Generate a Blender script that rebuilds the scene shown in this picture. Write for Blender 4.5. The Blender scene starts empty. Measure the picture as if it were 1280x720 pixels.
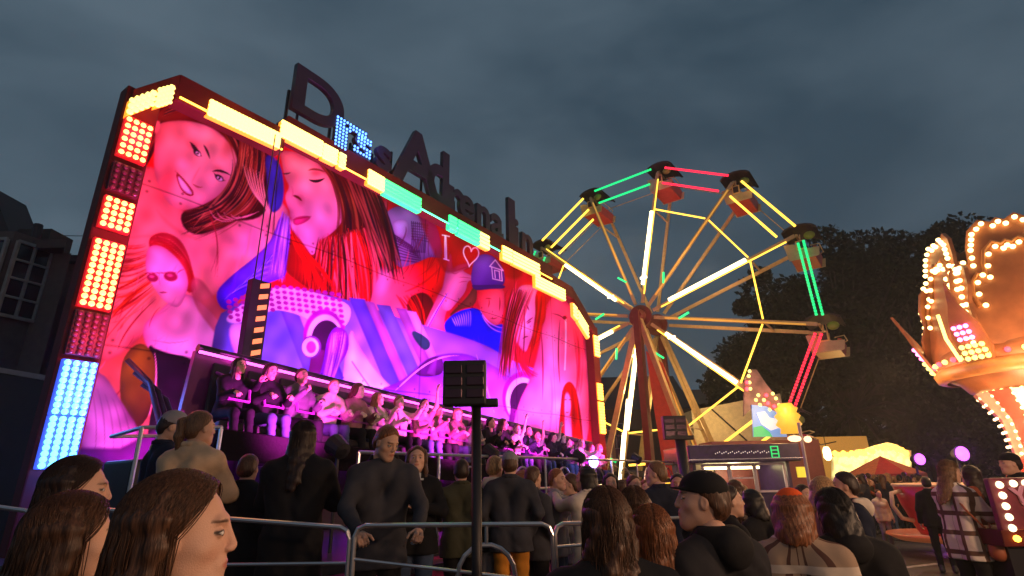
import bpy, bmesh, math, random
import numpy as np
from mathutils import Vector, Matrix
random.seed(7)
NR = np.random.RandomState(11)
SC = bpy.context.scene
COL = SC.collection
PI = math.pi

# ---------------------------------------------------------------- camera
FPX = 677.0; PITCH = math.radians(19.3); ROLL = math.radians(1.2); EYE = np.array([0, 0, 1.7])
_r = np.array([1.0, 0, 0]); _u = np.array([0, -math.sin(PITCH), math.cos(PITCH)]); FWD = np.array([0, math.cos(PITCH), math.sin(PITCH)])
RGT = _r*math.cos(ROLL) - _u*math.sin(ROLL); UPV = _r*math.sin(ROLL) + _u*math.cos(ROLL)
cd = bpy.data.cameras.new('camera'); cam = bpy.data.objects.new('camera', cd); COL.objects.link(cam)
cam.matrix_world = Matrix(((RGT[0], UPV[0], -FWD[0], 0), (RGT[1], UPV[1], -FWD[1], 0), (RGT[2], UPV[2], -FWD[2], 1.7), (0, 0, 0, 1)))
cd.sensor_width = 36; cd.lens = 36*FPX/1280; cd.clip_start = 0.05; cd.clip_end = 1500
SC.camera = cam

# ---------------------------------------------------------------- world: dusk overcast
SUN_EL = math.radians(4); SUN_ROT = math.radians(200)
w = bpy.data.worlds.new('World'); SC.world = w; w.use_nodes = True
nt = w.node_tree; N = nt.nodes; L = nt.links; N.clear()
out = N.new('ShaderNodeOutputWorld'); bg = N.new('ShaderNodeBackground'); L.new(bg.outputs[0], out.inputs[0])
sky = N.new('ShaderNodeTexSky'); sky.sky_type = 'NISHITA'; sky.sun_disc = False; sky.sun_elevation = SUN_EL; sky.sun_rotation = SUN_ROT
tc = N.new('ShaderNodeTexCoord'); mp = N.new('ShaderNodeMapping'); mp.inputs['Scale'].default_value = (1.0, 1.0, 2.3); mp.inputs['Location'].default_value = (0.35, 0.0, 0.2)
L.new(tc.outputs['Generated'], mp.inputs[0])
no = N.new('ShaderNodeTexNoise'); no.inputs['Scale'].default_value = 1.9; no.inputs['Detail'].default_value = 6; no.inputs['Roughness'].default_value = 0.5; no.inputs['Distortion'].default_value = 0.3
L.new(mp.outputs[0], no.inputs['Vector'])
cr = N.new('ShaderNodeValToRGB'); cr.color_ramp.elements[0].position = 0.33; cr.color_ramp.elements[0].color = (0.032, 0.060, 0.088, 1)
cr.color_ramp.elements[1].position = 0.68; cr.color_ramp.elements[1].color = (0.092, 0.136, 0.176, 1)
L.new(no.outputs[0], cr.inputs[0])
sx = N.new('ShaderNodeMixRGB'); sx.blend_type = 'ADD'; sx.inputs[0].default_value = 0.004
L.new(cr.outputs[0], sx.inputs[1]); L.new(sky.outputs[0], sx.inputs[2]); L.new(sx.outputs[0], bg.inputs[0]); bg.inputs[1].default_value = 1.0
sd = bpy.data.lights.new('sun', 'SUN'); sd.energy = 0.02; sd.angle = math.radians(20); sd.color = (0.8, 0.88, 1)
so = bpy.data.objects.new('sun', sd); COL.objects.link(so); so.rotation_euler = (math.radians(60), 0, math.radians(20))
SC.view_settings.view_transform = 'Standard'; SC.view_settings.look = 'None'; SC.view_settings.exposure = 0.0; SC.view_settings.gamma = 1
SC.render.engine = 'CYCLES'; SC.cycles.use_denoising = True; SC.cycles.max_bounces = 5; SC.cycles.diffuse_bounces = 2; SC.cycles.glossy_bounces = 2
SC.cycles.transmission_bounces = 3; SC.cycles.transparent_max_bounces = 8; SC.cycles.sample_clamp_indirect = 4; SC.cycles.use_light_tree = True
SC.cycles.caustics_reflective = False; SC.cycles.caustics_refractive = False

# ---------------------------------------------------------------- geometry helpers
def ray(px, py): return FWD + RGT*((px-640)/FPX) + UPV*((360-py)/FPX)
def proj(p):
    d = np.asarray(p, float)-EYE; z = d@FWD
    return 640+FPX*(d@RGT)/z, 360-FPX*(d@UPV)/z
def at(px, py, Y):
    r = ray(px, py); return EYE + r*(Y/r[1])

WM = {}
def wm(o): return WM.get(o.name, Matrix.Identity(4))

_mats = {}
def mat(name, col, rough=0.6, metal=0.0, emis=None, es=0.0, var=0.12, vscale=6.0, bump=0.0, spec=0.5, sheen=0.0, alpha=None):
    if name in _mats: return _mats[name]
    m = bpy.data.materials.new(name); m.use_nodes = True; t = m.node_tree; b = t.nodes['Principled BSDF']
    c = (col[0], col[1], col[2], 1)
    b.inputs['Base Color'].default_value = c; b.inputs['Roughness'].default_value = rough; b.inputs['Metallic'].default_value = metal
    b.inputs['Specular IOR Level'].default_value = spec
    if sheen: b.inputs['Sheen Weight'].default_value = sheen
    if emis is not None:
        b.inputs['Emission Color'].default_value = (*emis, 1); b.inputs['Emission Strength'].default_value = es
    if var > 0 and emis is None:
        tcn = t.nodes.new('ShaderNodeTexCoord'); n = t.nodes.new('ShaderNodeTexNoise'); n.inputs['Scale'].default_value = vscale; n.inputs['Detail'].default_value = 4
        t.links.new(tcn.outputs['Object'], n.inputs['Vector'])
        r = t.nodes.new('ShaderNodeValToRGB'); a = 1-var; z = 1+var
        r.color_ramp.elements[0].position = 0.3; r.color_ramp.elements[1].position = 0.7
        r.color_ramp.elements[0].color = (col[0]*a, col[1]*a, col[2]*a, 1); r.color_ramp.elements[1].color = (min(1, col[0]*z), min(1, col[1]*z), min(1, col[2]*z), 1)
        t.links.new(n.outputs[0], r.inputs[0]); t.links.new(r.outputs[0], b.inputs['Base Color'])
        if bump:
            bm_ = t.nodes.new('ShaderNodeBump'); bm_.inputs['Strength'].default_value = bump; bm_.inputs['Distance'].default_value = 0.02
            t.links.new(n.outputs[0], bm_.inputs['Height']); t.links.new(bm_.outputs[0], b.inputs['Normal'])
    if alpha is not None: b.inputs['Alpha'].default_value = alpha
    _mats[name] = m; return m
def emit(name, col, s):
    return mat(name, [min(1, c*0.5) for c in col], 0.4, 0, col, s)
def vmat(name, attr='Col', rough=0.7, emis=0.0, spec=0.3, bump=0, bs=200, sheen=0.0, brush=0):
    if name in _mats: return _mats[name]
    m = bpy.data.materials.new(name); m.use_nodes = True; t = m.node_tree; b = t.nodes['Principled BSDF']
    a = t.nodes.new('ShaderNodeVertexColor'); a.layer_name = attr
    t.links.new(a.outputs[0], b.inputs['Base Color']); b.inputs['Roughness'].default_value = rough; b.inputs['Specular IOR Level'].default_value = spec
    if sheen: b.inputs['Sheen Weight'].default_value = sheen
    if bump:
        n = t.nodes.new('ShaderNodeTexNoise'); n.inputs['Scale'].default_value = bs; tcn = t.nodes.new('ShaderNodeTexCoord'); t.links.new(tcn.outputs['Object'], n.inputs['Vector'])
        q = t.nodes.new('ShaderNodeBump'); q.inputs['Strength'].default_value = bump; q.inputs['Distance'].default_value = 0.004
        t.links.new(n.outputs[0], q.inputs['Height']); t.links.new(q.outputs[0], b.inputs['Normal'])
    _mats[name] = m; return m

def link(name, me, m, parent=None, world=False):
    o = bpy.data.objects.new(name, me); COL.objects.link(o)
    if m is not None:
        for k in (m if isinstance(m, (list, tuple)) else [m]): me.materials.append(k)
    if parent is not None:
        o.parent = parent
        if world: me.transform(wm(parent).inverted())
        WM[o.name] = wm(parent).copy()
    return o
def thing(name, label, cat, loc=(0, 0, 0), rz=0.0, group=None):
    o = bpy.data.objects.new(name, None); COL.objects.link(o); o.empty_display_size = 0.2
    o.location = loc; o.rotation_euler = (0, 0, rz)
    WM[o.name] = Matrix.Translation(Vector(loc)) @ Matrix.Rotation(rz, 4, 'Z')
    o['label'] = label; o['category'] = cat
    if group: o['group'] = group
    return o
def tag(o, label, cat, group=None):
    o['label'] = label; o['category'] = cat
    if group: o['group'] = group
    return o
def dup(o, parent=None):
    c = o.copy(); COL.objects.link(c)
    if parent is not None: c.parent = parent
    for ch in list(o.children): dup(ch, c)
    return c

class MB:
    def __init__(s): s.v = []; s.f = []; s.mi = []; s.cur = 0
    def add(s, vs, fs):
        b = len(s.v); s.v += [tuple(map(float, v)) for v in vs]
        for f in fs: s.f.append([b+i for i in f]); s.mi.append(s.cur)
        return s
    def box(s, c, d, rz=0, M=None):
        x, y, z = d[0]/2, d[1]/2, d[2]/2; P = []
        for k in (-1, 1):
            for j in (-1, 1):
                for i in (-1, 1):
                    p = Vector((i*x, j*y, k*z))
                    if M is not None: p = M @ p
                    elif rz: p = Matrix.Rotation(rz, 3, 'Z') @ p
                    P.append((p.x+c[0], p.y+c[1], p.z+c[2]))
        return s.add(P, [(0, 2, 3, 1), (4, 5, 7, 6), (0, 1, 5, 4), (2, 6, 7, 3), (0, 4, 6, 2), (1, 3, 7, 5)])
    def bar(s, a, b, w, h=None, up=(0, 0, 1)):
        h = w if h is None else h; a = Vector(a); b = Vector(b); d = (b-a).normalized(); up = Vector(up)
        if abs(d.dot(up)) > 0.98: up = Vector((1, 0, 0))
        x = d.cross(up).normalized()*w/2; y = x.cross(d).normalized()*h/2
        P = [a-x-y, a+x-y, a+x+y, a-x+y, b-x-y, b+x-y, b+x+y, b-x+y]
        return s.add(P, [(0, 3, 2, 1), (4, 5, 6, 7), (0, 1, 5, 4), (1, 2, 6, 5), (2, 3, 7, 6), (3, 0, 4, 7)])
    def tube(s, pts, r, n=8, cap=True):
        pts = [Vector(p) for p in pts]; rs = r if isinstance(r, (list, tuple)) else [r]*len(pts)
        base = len(s.v); prev = None
        for i, p in enumerate(pts):
            d = (pts[min(i+1, len(pts)-1)]-pts[max(i-1, 0)]).normalized()
            if prev is None:
                x = d.cross(Vector((0, 0, 1)) if abs(d.z) < 0.9 else Vector((1, 0, 0))).normalized()
            else: x = (prev-d*prev.dot(d)).normalized()
            prev = x; y = d.cross(x)
            for k in range(n):
                a = 2*PI*k/n; q = p+(x*math.cos(a)+y*math.sin(a))*rs[i]; s.v.append(tuple(q))
        for i in range(len(pts)-1):
            for k in range(n):
                a = base+i*n+k; b = base+i*n+(k+1) % n; s.f.append([a, b, b+n, a+n]); s.mi.append(s.cur)
        if cap:
            s.f.append([base+k for k in range(n)][::-1]); s.mi.append(s.cur)
            s.f.append([base+(len(pts)-1)*n+k for k in range(n)]); s.mi.append(s.cur)
        return s
    def ball(s, c, r, nu=8, nv=5):
        r = (r, r, r) if not isinstance(r, (tuple, list)) else r
        vs = [(c[0], c[1], c[2]-r[2])]
        for j in range(1, nv):
            t = -PI/2+PI*j/nv
            for i in range(nu):
                a = 2*PI*i/nu; vs.append((c[0]+r[0]*math.cos(t)*math.cos(a), c[1]+r[1]*math.cos(t)*math.sin(a), c[2]+r[2]*math.sin(t)))
        vs.append((c[0], c[1], c[2]+r[2])); fs = []
        for i in range(nu):
            fs.append((0, 1+(i+1) % nu, 1+i)); fs.append((len(vs)-1, len(vs)-1-nu+i, len(vs)-1-nu+(i+1) % nu))
        for j in range(nv-2):
            for i in range(nu):
                a = 1+j*nu+i; b = 1+j*nu+(i+1) % nu; fs.append((a, b, b+nu, a+nu))
        return s.add(vs, fs)
    def lathe(s, prof, c=(0, 0, 0), n=24, ax='z', sx=1, sy=1):
        base = len(s.v)
        for (r, z) in prof:
            for k in range(n):
                a = 2*PI*k/n; p = (r*math.cos(a)*sx, r*math.sin(a)*sy, z)
                if ax == 'y': p = (p[0], z, p[1])
                s.v.append((c[0]+p[0], c[1]+p[1], c[2]+p[2]))
        for i in range(len(prof)-1):
            for k in range(n):
                a = base+i*n+k; b = base+i*n+(k+1) % n; s.f.append([a, b, b+n, a+n]); s.mi.append(s.cur)
        return s
    def prism(s, poly, y0, y1, axes='xz'):
        n = len(poly)
        def P(p, y):
            return (p[0], y, p[1]) if axes == 'xz' else ((p[0], p[1], y) if axes == 'xy' else (y, p[0], p[1]))
        vs = [P(p, y0) for p in poly]+[P(p, y1) for p in poly]
        fs = [list(range(n)), list(range(2*n-1, n-1, -1))]+[(i, i+n, (i+1) % n+n, (i+1) % n) for i in range(n)]
        return s.add(vs, fs)
    def mesh(s, name, smooth=False):
        me = bpy.data.meshes.new(name); me.from_pydata(s.v, [], s.f)
        if any(s.mi): me.polygons.foreach_set('material_index', s.mi)
        me.validate(); me.update()
        bm = bmesh.new(); bm.from_mesh(me); bmesh.ops.recalc_face_normals(bm, faces=bm.faces); bm.to_mesh(me); bm.free()
        if smooth: me.polygons.foreach_set('use_smooth', [True]*len(me.polygons))
        return me
    def build(s, name, m, parent=None, world=False, smooth=False, bevel=0):
        me = s.mesh(name, smooth); o = link(name, me, m, parent, world)
        if bevel:
            b = o.modifiers.new('bevel', 'BEVEL'); b.width = bevel; b.segments = 2; b.limit_method = 'ANGLE'
        return o

def lamp(parent, kind, loc, energy, color, size=0.2, target=None, spot=None, blend=0.5, world=True, name='lamp_light'):
    ld = bpy.data.lights.new(name, kind); ld.energy = energy; ld.color = color
    if kind == 'AREA': ld.size = size
    else: ld.shadow_soft_size = size
    if spot: ld.spot_size = math.radians(spot); ld.spot_blend = blend
    o = bpy.data.objects.new(name, ld); COL.objects.link(o); M = Matrix.Translation(Vector(loc))
    if target is not None: M = M @ (Vector(target)-Vector(loc)).to_track_quat('-Z', 'Y').to_matrix().to_4x4()
    if parent is not None:
        o.parent = parent
        if world: M = wm(parent).inverted() @ M
    o.matrix_local = M
    return o

def text_mesh(txt, size, depth, offset=0.0):
    cu = bpy.data.curves.new('t', 'FONT'); cu.body = txt; cu.size = size; cu.extrude = depth/2; cu.offset = offset; cu.align_x = 'LEFT'
    o = bpy.data.objects.new('t', cu); COL.objects.link(o); bpy.context.view_layer.update()
    me = bpy.data.meshes.new_from_object(o.evaluated_get(bpy.context.evaluated_depsgraph_get()))
    bpy.data.objects.remove(o); bpy.data.curves.remove(cu); me.materials.clear()
    return me
def struct(name, mb, m, kind='structure', smooth=False):
    o = mb.build(name, m, smooth=smooth) if isinstance(mb, MB) else link(name, mb, m); o['kind'] = kind; return o
# ---------------------------------------------------------------- ground
def ground_mat():
    m = bpy.data.materials.new('wet asphalt'); m.use_nodes = True; t = m.node_tree; b = t.nodes['Principled BSDF']; A = t.nodes.new; K = t.links.new
    tcn = A('ShaderNodeTexCoord'); n1 = A('ShaderNodeTexNoise'); n1.inputs['Scale'].default_value = 0.7; n1.inputs['Detail'].default_value = 7
    n2 = A('ShaderNodeTexNoise'); n2.inputs['Scale'].default_value = 90; n2.inputs['Detail'].default_value = 3
    K(tcn.outputs['Object'], n1.inputs[0]); K(tcn.outputs['Object'], n2.inputs[0])
    r = A('ShaderNodeValToRGB'); r.color_ramp.elements[0].position = .35; r.color_ramp.elements[0].color = (.028, .028, .03, 1); r.color_ramp.elements[1].position = .7; r.color_ramp.elements[1].color = (.075, .072, .07, 1)
    K(n1.outputs[0], r.inputs[0]); K(r.outputs[0], b.inputs['Base Color'])
    r2 = A('ShaderNodeMapRange'); r2.inputs[1].default_value = .35; r2.inputs[2].default_value = .65; r2.inputs[3].default_value = .25; r2.inputs[4].default_value = .7
    K(n1.outputs[0], r2.inputs[0]); K(r2.outputs[0], b.inputs['Roughness'])
    q = A('ShaderNodeBump'); q.inputs['Strength'].default_value = .5; q.inputs['Distance'].default_value = .01; K(n2.outputs[0], q.inputs['Height']); K(q.outputs[0], b.inputs['Normal'])
    return m
g = MB(); g.add([(-400, -60, 0), (400, -60, 0), (400, 700, 0), (-400, 700, 0)], [(0, 1, 2, 3)])
struct('ground', g, ground_mat())
# ================================================================ the big mural ride
DV = np.array([0.5629, 0.8265, 0.0]); DV /= np.linalg.norm(DV); NV = np.array([DV[1], -DV[0], 0.0])
PL = at(120, 400, 7.2)
def UZ(px, py, off=0.0):
    """where the line of sight crosses the upright plane 'off' metres in front of the mural: local (u, z)"""
    r = ray(px, py); P = PL+NV*off; q = EYE+r*(((P-EYE)@NV)/(r@NV)); return float((q-PL)@DV), float(q[2])
def RW(u, off, z): return PL*np.array([1, 1, 0])+DV*u+NV*off+np.array([0, 0, z])

class Paint:
    """airbrush style painter: the artwork is composed here and baked to colours on the mural's own mesh"""
    def __init__(s, x0, y0, x1, y1, sc):
        s.x0, s.y0, s.sc = x0, y0, sc; s.w = int((x1-x0)*sc); s.h = int((y1-y0)*sc)
        s.im = np.zeros((s.h, s.w, 3), np.float32); s.im[:] = (0.5, 0.08, 0.05)
    def box(s, xa, ya, xb, yb):
        i0 = max(0, int((xa-s.x0)*s.sc)); i1 = min(s.w, int((xb-s.x0)*s.sc)+2); j0 = max(0, int((ya-s.y0)*s.sc)); j1 = min(s.h, int((yb-s.y0)*s.sc)+2)
        if i1 <= i0 or j1 <= j0: return None
        X, Y = np.meshgrid(np.arange(i0, i1)/s.sc+s.x0, np.arange(j0, j1)/s.sc+s.y0); return (slice(j0, j1), slice(i0, i1)), X, Y
    def put(s, sl, a, c):
        a = a[..., None]; s.im[sl] = s.im[sl]*(1-a)+np.asarray(c, np.float32)*a
    def poly(s, pts, c, c2=None, ax=None, soft=1.0, alpha=1.0, smooth=True, shade=.42, sw=7.0):
        p = np.array(pts, float); ext = min(np.ptp(p[:, 0]), np.ptp(p[:, 1])); sw = min(sw, ext*.22)
        if smooth and len(p) > 4:
            for _ in range(2):
                q = np.roll(p, -1, 0); p = np.stack([p*.75+q*.25, p*.25+q*.75], 1).reshape(-1, 2)
        m = soft*1.5+1; b = s.box(p[:, 0].min()-m, p[:, 1].min()-m, p[:, 0].max()+m, p[:, 1].max()+m)
        if b is None: return
        sl, X, Y = b; ins = np.zeros(X.shape, bool); dist = np.full(X.shape, 1e9)
        q = np.roll(p, -1, 0)
        for (xa, ya), (xb, yb) in zip(p, q):
            dx, dy = xb-xa, yb-ya; l2 = dx*dx+dy*dy+1e-9
            t = np.clip(((X-xa)*dx+(Y-ya)*dy)/l2, 0, 1); dist = np.minimum(dist, (X-xa-t*dx)**2+(Y-ya-t*dy)**2)
            c_ = (ya > Y) != (yb > Y)
            with np.errstate(divide='ignore', invalid='ignore'): xi = xa+(Y-ya)*dx/(dy if abs(dy) > 1e-9 else 1e-9)
            ins ^= c_ & (X < xi)
        d = np.sqrt(dist)*np.where(ins, 1, -1); a = np.clip(d/soft+0.5, 0, 1)*alpha
        if c2 is not None:
            (ax0, ay0), (ax1, ay1) = ax; l2 = (ax1-ax0)**2+(ay1-ay0)**2
            t = np.clip(((X-ax0)*(ax1-ax0)+(Y-ay0)*(ay1-ay0))/l2, 0, 1)[..., None]
            col = np.asarray(c)*(1-t)+np.asarray(c2)*t
        else: col = np.broadcast_to(np.asarray(c, float), X.shape+(3,))
        e_ = np.exp(-np.clip(d, 0, None)/max(sw, .5)); side = .75+.5*np.clip(.5+.5*np.sin(X*.045+Y*.06), 0, 1)
        col = col*(1-shade*(e_*side)[..., None]*np.array([.75, 1, .9])); s.put(sl, a, col)
    def blob(s, x, y, rx, ry, c, ang=0, alpha=1.0, hard=0.3):
        r = max(rx, ry); b = s.box(x-r, y-r, x+r, y+r)
        if b is None: return
        sl, X, Y = b; ca, sa = math.cos(math.radians(ang)), math.sin(math.radians(ang)); dx, dy = X-x, Y-y
        e = np.sqrt(((dx*ca+dy*sa)/rx)**2+((-dx*sa+dy*ca)/ry)**2); a = np.clip((1-e)/(1-hard), 0, 1); a = a*a*(3-2*a)*alpha; s.put(sl, a, c)
    def stroke(s, pts, w, c, alpha=1.0, taper=True, soft=0.7):
        p = np.array(pts, float)
        if len(p) == 3:
            t = np.linspace(0, 1, 12)[:, None]; p = p[0]*(1-t)**2+2*p[1]*t*(1-t)+p[2]*t*t
        elif len(p) == 4:
            t = np.linspace(0, 1, 16)[:, None]; p = p[0]*(1-t)**3+3*p[1]*t*(1-t)**2+3*p[2]*t*t*(1-t)+p[3]*t**3
        b = s.box(p[:, 0].min()-w-1, p[:, 1].min()-w-1, p[:, 0].max()+w+1, p[:, 1].max()+w+1)
        if b is None: return
        sl, X, Y = b; A = np.zeros(X.shape); n = len(p)-1
        for i in range(n):
            (xa, ya), (xb, yb) = p[i], p[i+1]; dx, dy = xb-xa, yb-ya; l2 = dx*dx+dy*dy+1e-9
            t = np.clip(((X-xa)*dx+(Y-ya)*dy)/l2, 0, 1); d = np.sqrt((X-xa-t*dx)**2+(Y-ya-t*dy)**2)
            g_ = (i+t)/n; ww = w*(np.sin(np.clip(g_, 0.02, .98)*PI)**0.6 if taper else 1.0)/2
            A = np.maximum(A, np.clip((ww-d)/soft+0.5, 0, 1))
        s.put(sl, A*alpha, c)
    def hair(s, g0, g1, n, cols, w=(0.6, 2.2), jit=2.0, alpha=0.75):
        g0 = np.array(g0, float); g1 = np.array(g1, float)
        for k in range(n):
            t = NR.rand(); p = g0*(1-t)+g1*t+NR.randn(len(g0), 2)*jit*np.linspace(.5, 1.7, len(g0))[:, None]; s.stroke(p, NR.uniform(*w), cols[NR.randint(len(cols))], alpha*NR.uniform(.5, 1))
def Z(ox, oy, s, pts): return [(ox+x/s, oy+y/s) for x, y in pts]

P = Paint(84, 84, 770, 610, 2.0)
RED = (.62, .10, .05); SKIN = (.86, .50, .36); SKL = (.98, .74, .64); SKD = (.66, .24, .16); HB = (.13, .035, .03); HM = (.34, .11, .07); HL = (.85, .55, .32)
BLUE = (.12, .16, .70); VIO = (.42, .28, .72); WH = (.95, .90, .95); PK = (.90, .36, .48); DK = (.05, .025, .04)
# ground colours of the painting
P.poly([(84, 84), (770, 84), (770, 610), (84, 610)], (.70, .16, .10), (.55, .10, .12), ((100, 100), (760, 500)), smooth=False)
P.poly([(84, 330), (330, 330), (330, 610), (84, 610)], (.70, .26, .12), (.5, .3, .18), ((84, 330), (150, 560)), soft=30, alpha=.8, smooth=False)
# first figure: neck, shoulders
P.poly([(150, 235), (178, 205), (205, 215), (225, 262), (262, 290), (300, 268), (352, 240), (372, 300), (345, 335), (262, 372), (200, 400), (120, 470), (112, 380), (128, 300)], (.86, .40, .26), (.92, .56, .48), ((130, 300), (360, 300)), soft=3)
P.blob(165, 330, 45, 60, (.93, .52, .36), 20, .6, .1); P.blob(232, 310, 40, 40, (.95, .55, .45), 0, .6, .1); P.blob(312, 300, 38, 30, (1, .66, .62), -25, .7, .1)
P.stroke([(196, 262), (214, 290), (250, 300)], 4, SKD, .35, soft=4); P.stroke([(150, 300), (190, 290), (216, 300)], 3, SKD, .3, soft=3)
P.stroke([(352, 250), (335, 262), (300, 268)], 3, SKD, .4)
# back hair
P.poly(Z(150, 120, 4.5, [(100, 90), (250, 20), (420, 40), (520, 130), (700, 170), (800, 260), (840, 420), (850, 600), (780, 700), (600, 700), (470, 790), (360, 760), (330, 650), (480, 600), (600, 520), (655, 380), (560, 210), (240, 160), (190, 330), (120, 430), (60, 420)]), HB, soft=2)
P.hair([(185, 148), (172, 170), (160, 212)], [(205, 152), (190, 180), (178, 208)], 30, [HM, HB, (.5, .2, .1)], jit=1.2)
# head
face = Z(150, 120, 4.5, [(205, 170), (235, 150), (330, 130), (500, 150), (610, 230), (660, 340), (665, 430), (610, 520), (500, 600), (400, 638), (330, 642), (270, 605), (215, 510), (188, 400), (195, 260)])
P.poly(face, (.88, .50, .38), (.98, .66, .60), ((195, 170), (285, 240)), soft=1.5)
P.blob(208, 228, 17, 38, (.62, .20, .16), 18, .75, .1); P.blob(287, 180, 12, 30, (.62, .22, .16), 25, .6, .1); P.blob(240, 180, 14, 10, (.70, .28, .22), 30, .5, .1); P.blob(272, 212, 12, 9, (.70, .28, .22), 30, .5, .1); P.blob(250, 165, 26, 18, (1, .74, .66), 20, .6, .1); P.blob(229, 205, 14, 12, (1, .7, .66), 0, .6, .1); P.blob(262, 236, 10, 10, (.98, .64, .6), 0, .6, .1); P.blob(226, 258, 20, 8, (.8, .36, .26), 20, .5, .1)
P.blob(196, 158, 5, 11, (.92, .5, .38), 10, 1, .5)
for pts, ww in (([(392, 258), (425, 285), (455, 335)], 13), ([(470, 275), (492, 305), (505, 352)], 13), ([(520, 425), (560, 408), (622, 446)], 14)): P.stroke(Z(150, 120, 4.5, pts), ww/4.5, DK, .95)
P.stroke(Z(150, 120, 4.5, [(398, 268), (425, 318), (462, 340)]), 3, DK, .9); P.blob(246.5, 191, 7.0, 4.4, DK, 42, 1, .6); P.blob(247.6, 192.2, 4.6, 2.6, WH, 42, 1, .6); P.blob(247.0, 191.6, 2.2, 2.2, (.12, .04, .03), 0, 1, .6); P.blob(246.6, 190.9, .8, .8, WH, 0, 1, .5)
P.stroke(Z(150, 120, 4.5, [(528, 432), (545, 462), (592, 478)]), 2.6, DK, .95); P.blob(274, 222.3, 7.4, 4.4, DK, 34, 1, .6); P.blob(274.6, 223.3, 4.8, 2.5, WH, 34, 1, .6); P.blob(274, 222.7, 2.2, 2.2, (.12, .04, .03), 0, 1, .6); P.blob(273.4, 222, .8, .8, WH, 0, 1, .5)
P.poly(Z(150, 120, 4.5, [(312, 425), (360, 470), (405, 525), (420, 560), (385, 565), (345, 535), (322, 480)]), (.55, .04, .10), soft=.8)
P.poly(Z(150, 120, 4.5, [(320, 440), (358, 480), (400, 535), (408, 556), (375, 548), (340, 510)]), WH, soft=.8)
P.stroke(Z(150, 120, 4.5, [(308, 420), (360, 465), (415, 540)]), 1.5, (.35, .05, .05), 1)
P.stroke(Z(150, 120, 4.5, [(405, 490), (435, 520), (465, 512)]), 1.6, (.5, .14, .1), .9); P.stroke(Z(150, 120, 4.5, [(450, 400), (420, 450), (405, 485)]), 1.6, (.75, .34, .26), .6, soft=2)
# sweeping hair
P.poly([(190, 150), (200, 138), (228, 118), (262, 132), (300, 158), (335, 182), (338, 215), (300, 208), (296, 190), (270, 160), (235, 150), (206, 152)], HM, soft=2)
for g0, g1, n in (([(205, 145), (250, 118), (292, 150), (298, 205)], [(215, 128), (262, 118), (330, 165), (340, 230)], 60),
                  ([(298, 170), (298, 215), (290, 245), (250, 262)], [(335, 180), (338, 240), (325, 270), (262, 288)], 120),
                  ([(292, 200), (290, 235), (275, 255), (232, 275)], [(330, 230), (318, 268), (292, 285), (245, 292)], 55)):
    P.hair(g0, g1, n, [HB, DK, DK, HM, (.40, .14, .08), (.70, .36, .22)], w=(.8, 3.2), jit=3.0, alpha=.95)
for a in range(7): P.stroke([(304+a*4, 205+a*2), (312+a*3, 240+a*2), (326+a*2, 252+a*3)], 1.5, (.95, .68, .5), .8)
for a in range(5): P.stroke([(262+a*9, 262+a*2), (268+a*8, 280-a), (292+a*8, 276-a*3)], 1.4, (.95, .55, .5), .8)
P.hair([(255, 262), (285, 300), (262, 340)], [(262, 262), (276, 300), (272, 345)], 5, [(.45, .1, .1)], w=(.8, 1.4), jit=.8)
# blue gap
P.poly([(330, 190), (350, 200), (356, 235), (352, 262), (336, 268), (334, 225)], (.18, .20, .52), soft=2); P.stroke([(347, 205), (345, 240), (340, 330)], 1.2, DK, .8, False); P.stroke([(340, 300), (343, 250), (350, 215)], .9, DK, .7, False)
# second small figure with sunglasses: fan of hair
for k in range(46):
    a = NR.uniform(0, 1); y0 = 300+a*105; P.stroke([(182+a*14, 305+a*75), (160-a*4, y0+12), (128+NR.randn()*9+a*12, y0+NR.uniform(-4, 60*a+6))], NR.uniform(.8, 3.2), [(.42, .06, .05), (.55, .12, .08), (.75, .25, .12), (.3, .04, .04)][NR.randint(4)], NR.uniform(.4, .85))
P.poly(Z(100, 270, 4.5, [(385, 130), (420, 100), (480, 88), (560, 125), (610, 210), (640, 330), (650, 430), (590, 430), (560, 280), (470, 200), (390, 190)]), (.60, .16, .14), soft=1.5)
P.poly(Z(100, 270, 4.5, [(420, 560), (500, 480), (600, 425), (700, 500), (780, 590), (870, 700), (960, 810), (900, 860), (700, 830), (560, 850), (420, 800), (350, 690), (360, 600)]), (.95, .55, .55), (1, .80, .84), ((190, 390), (270, 430)), soft=2)
P.poly(Z(100, 270, 4.5, [(385, 165), (460, 165), (540, 230), (592, 300), (610, 370), (600, 430), (560, 520), (500, 500), (450, 455), (412, 395), (372, 325), (368, 240)]), (.96, .62, .60), (.98, .66, .70), ((180, 310), (230, 380)), soft=1.2)
P.hair(Z(100, 270, 4.5, [(390, 160), (480, 150), (570, 230)]), Z(100, 270, 4.5, [(400, 110), (540, 100), (620, 300)]), 26, [(.5, .1, .08), (.8, .3, .26), (.35, .05, .05)], w=(.7, 1.6), jit=1)
P.hair(Z(100, 270, 4.5, [(580, 260), (625, 330), (612, 420)]), Z(100, 270, 4.5, [(600, 240), (650, 330), (640, 440)]), 16, [(.5, .1, .08), (.35, .05, .05)], w=(.7, 1.6), jit=1)
for x, y, a, b in ((408, 347, 8.4, 6.2), (510, 340, 10, 7)): P.blob(100+x/4.5, 270+y/4.5, a, b, (.36, .08, .12), 8, 1, .75); P.blob(99+x/4.5, 268.6+y/4.5, a*.6, b*.4, (.75, .35, .42), 8, .7, .2)
P.stroke(Z(100, 270, 4.5, [(370, 320), (440, 322), (540, 318)]), 1.2, (.35, .06, .1), .9, False); P.stroke(Z(100, 270, 4.5, [(545, 325), (560, 305), (585, 300)]), 1.4, (.4, .06, .12), .9)
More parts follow.
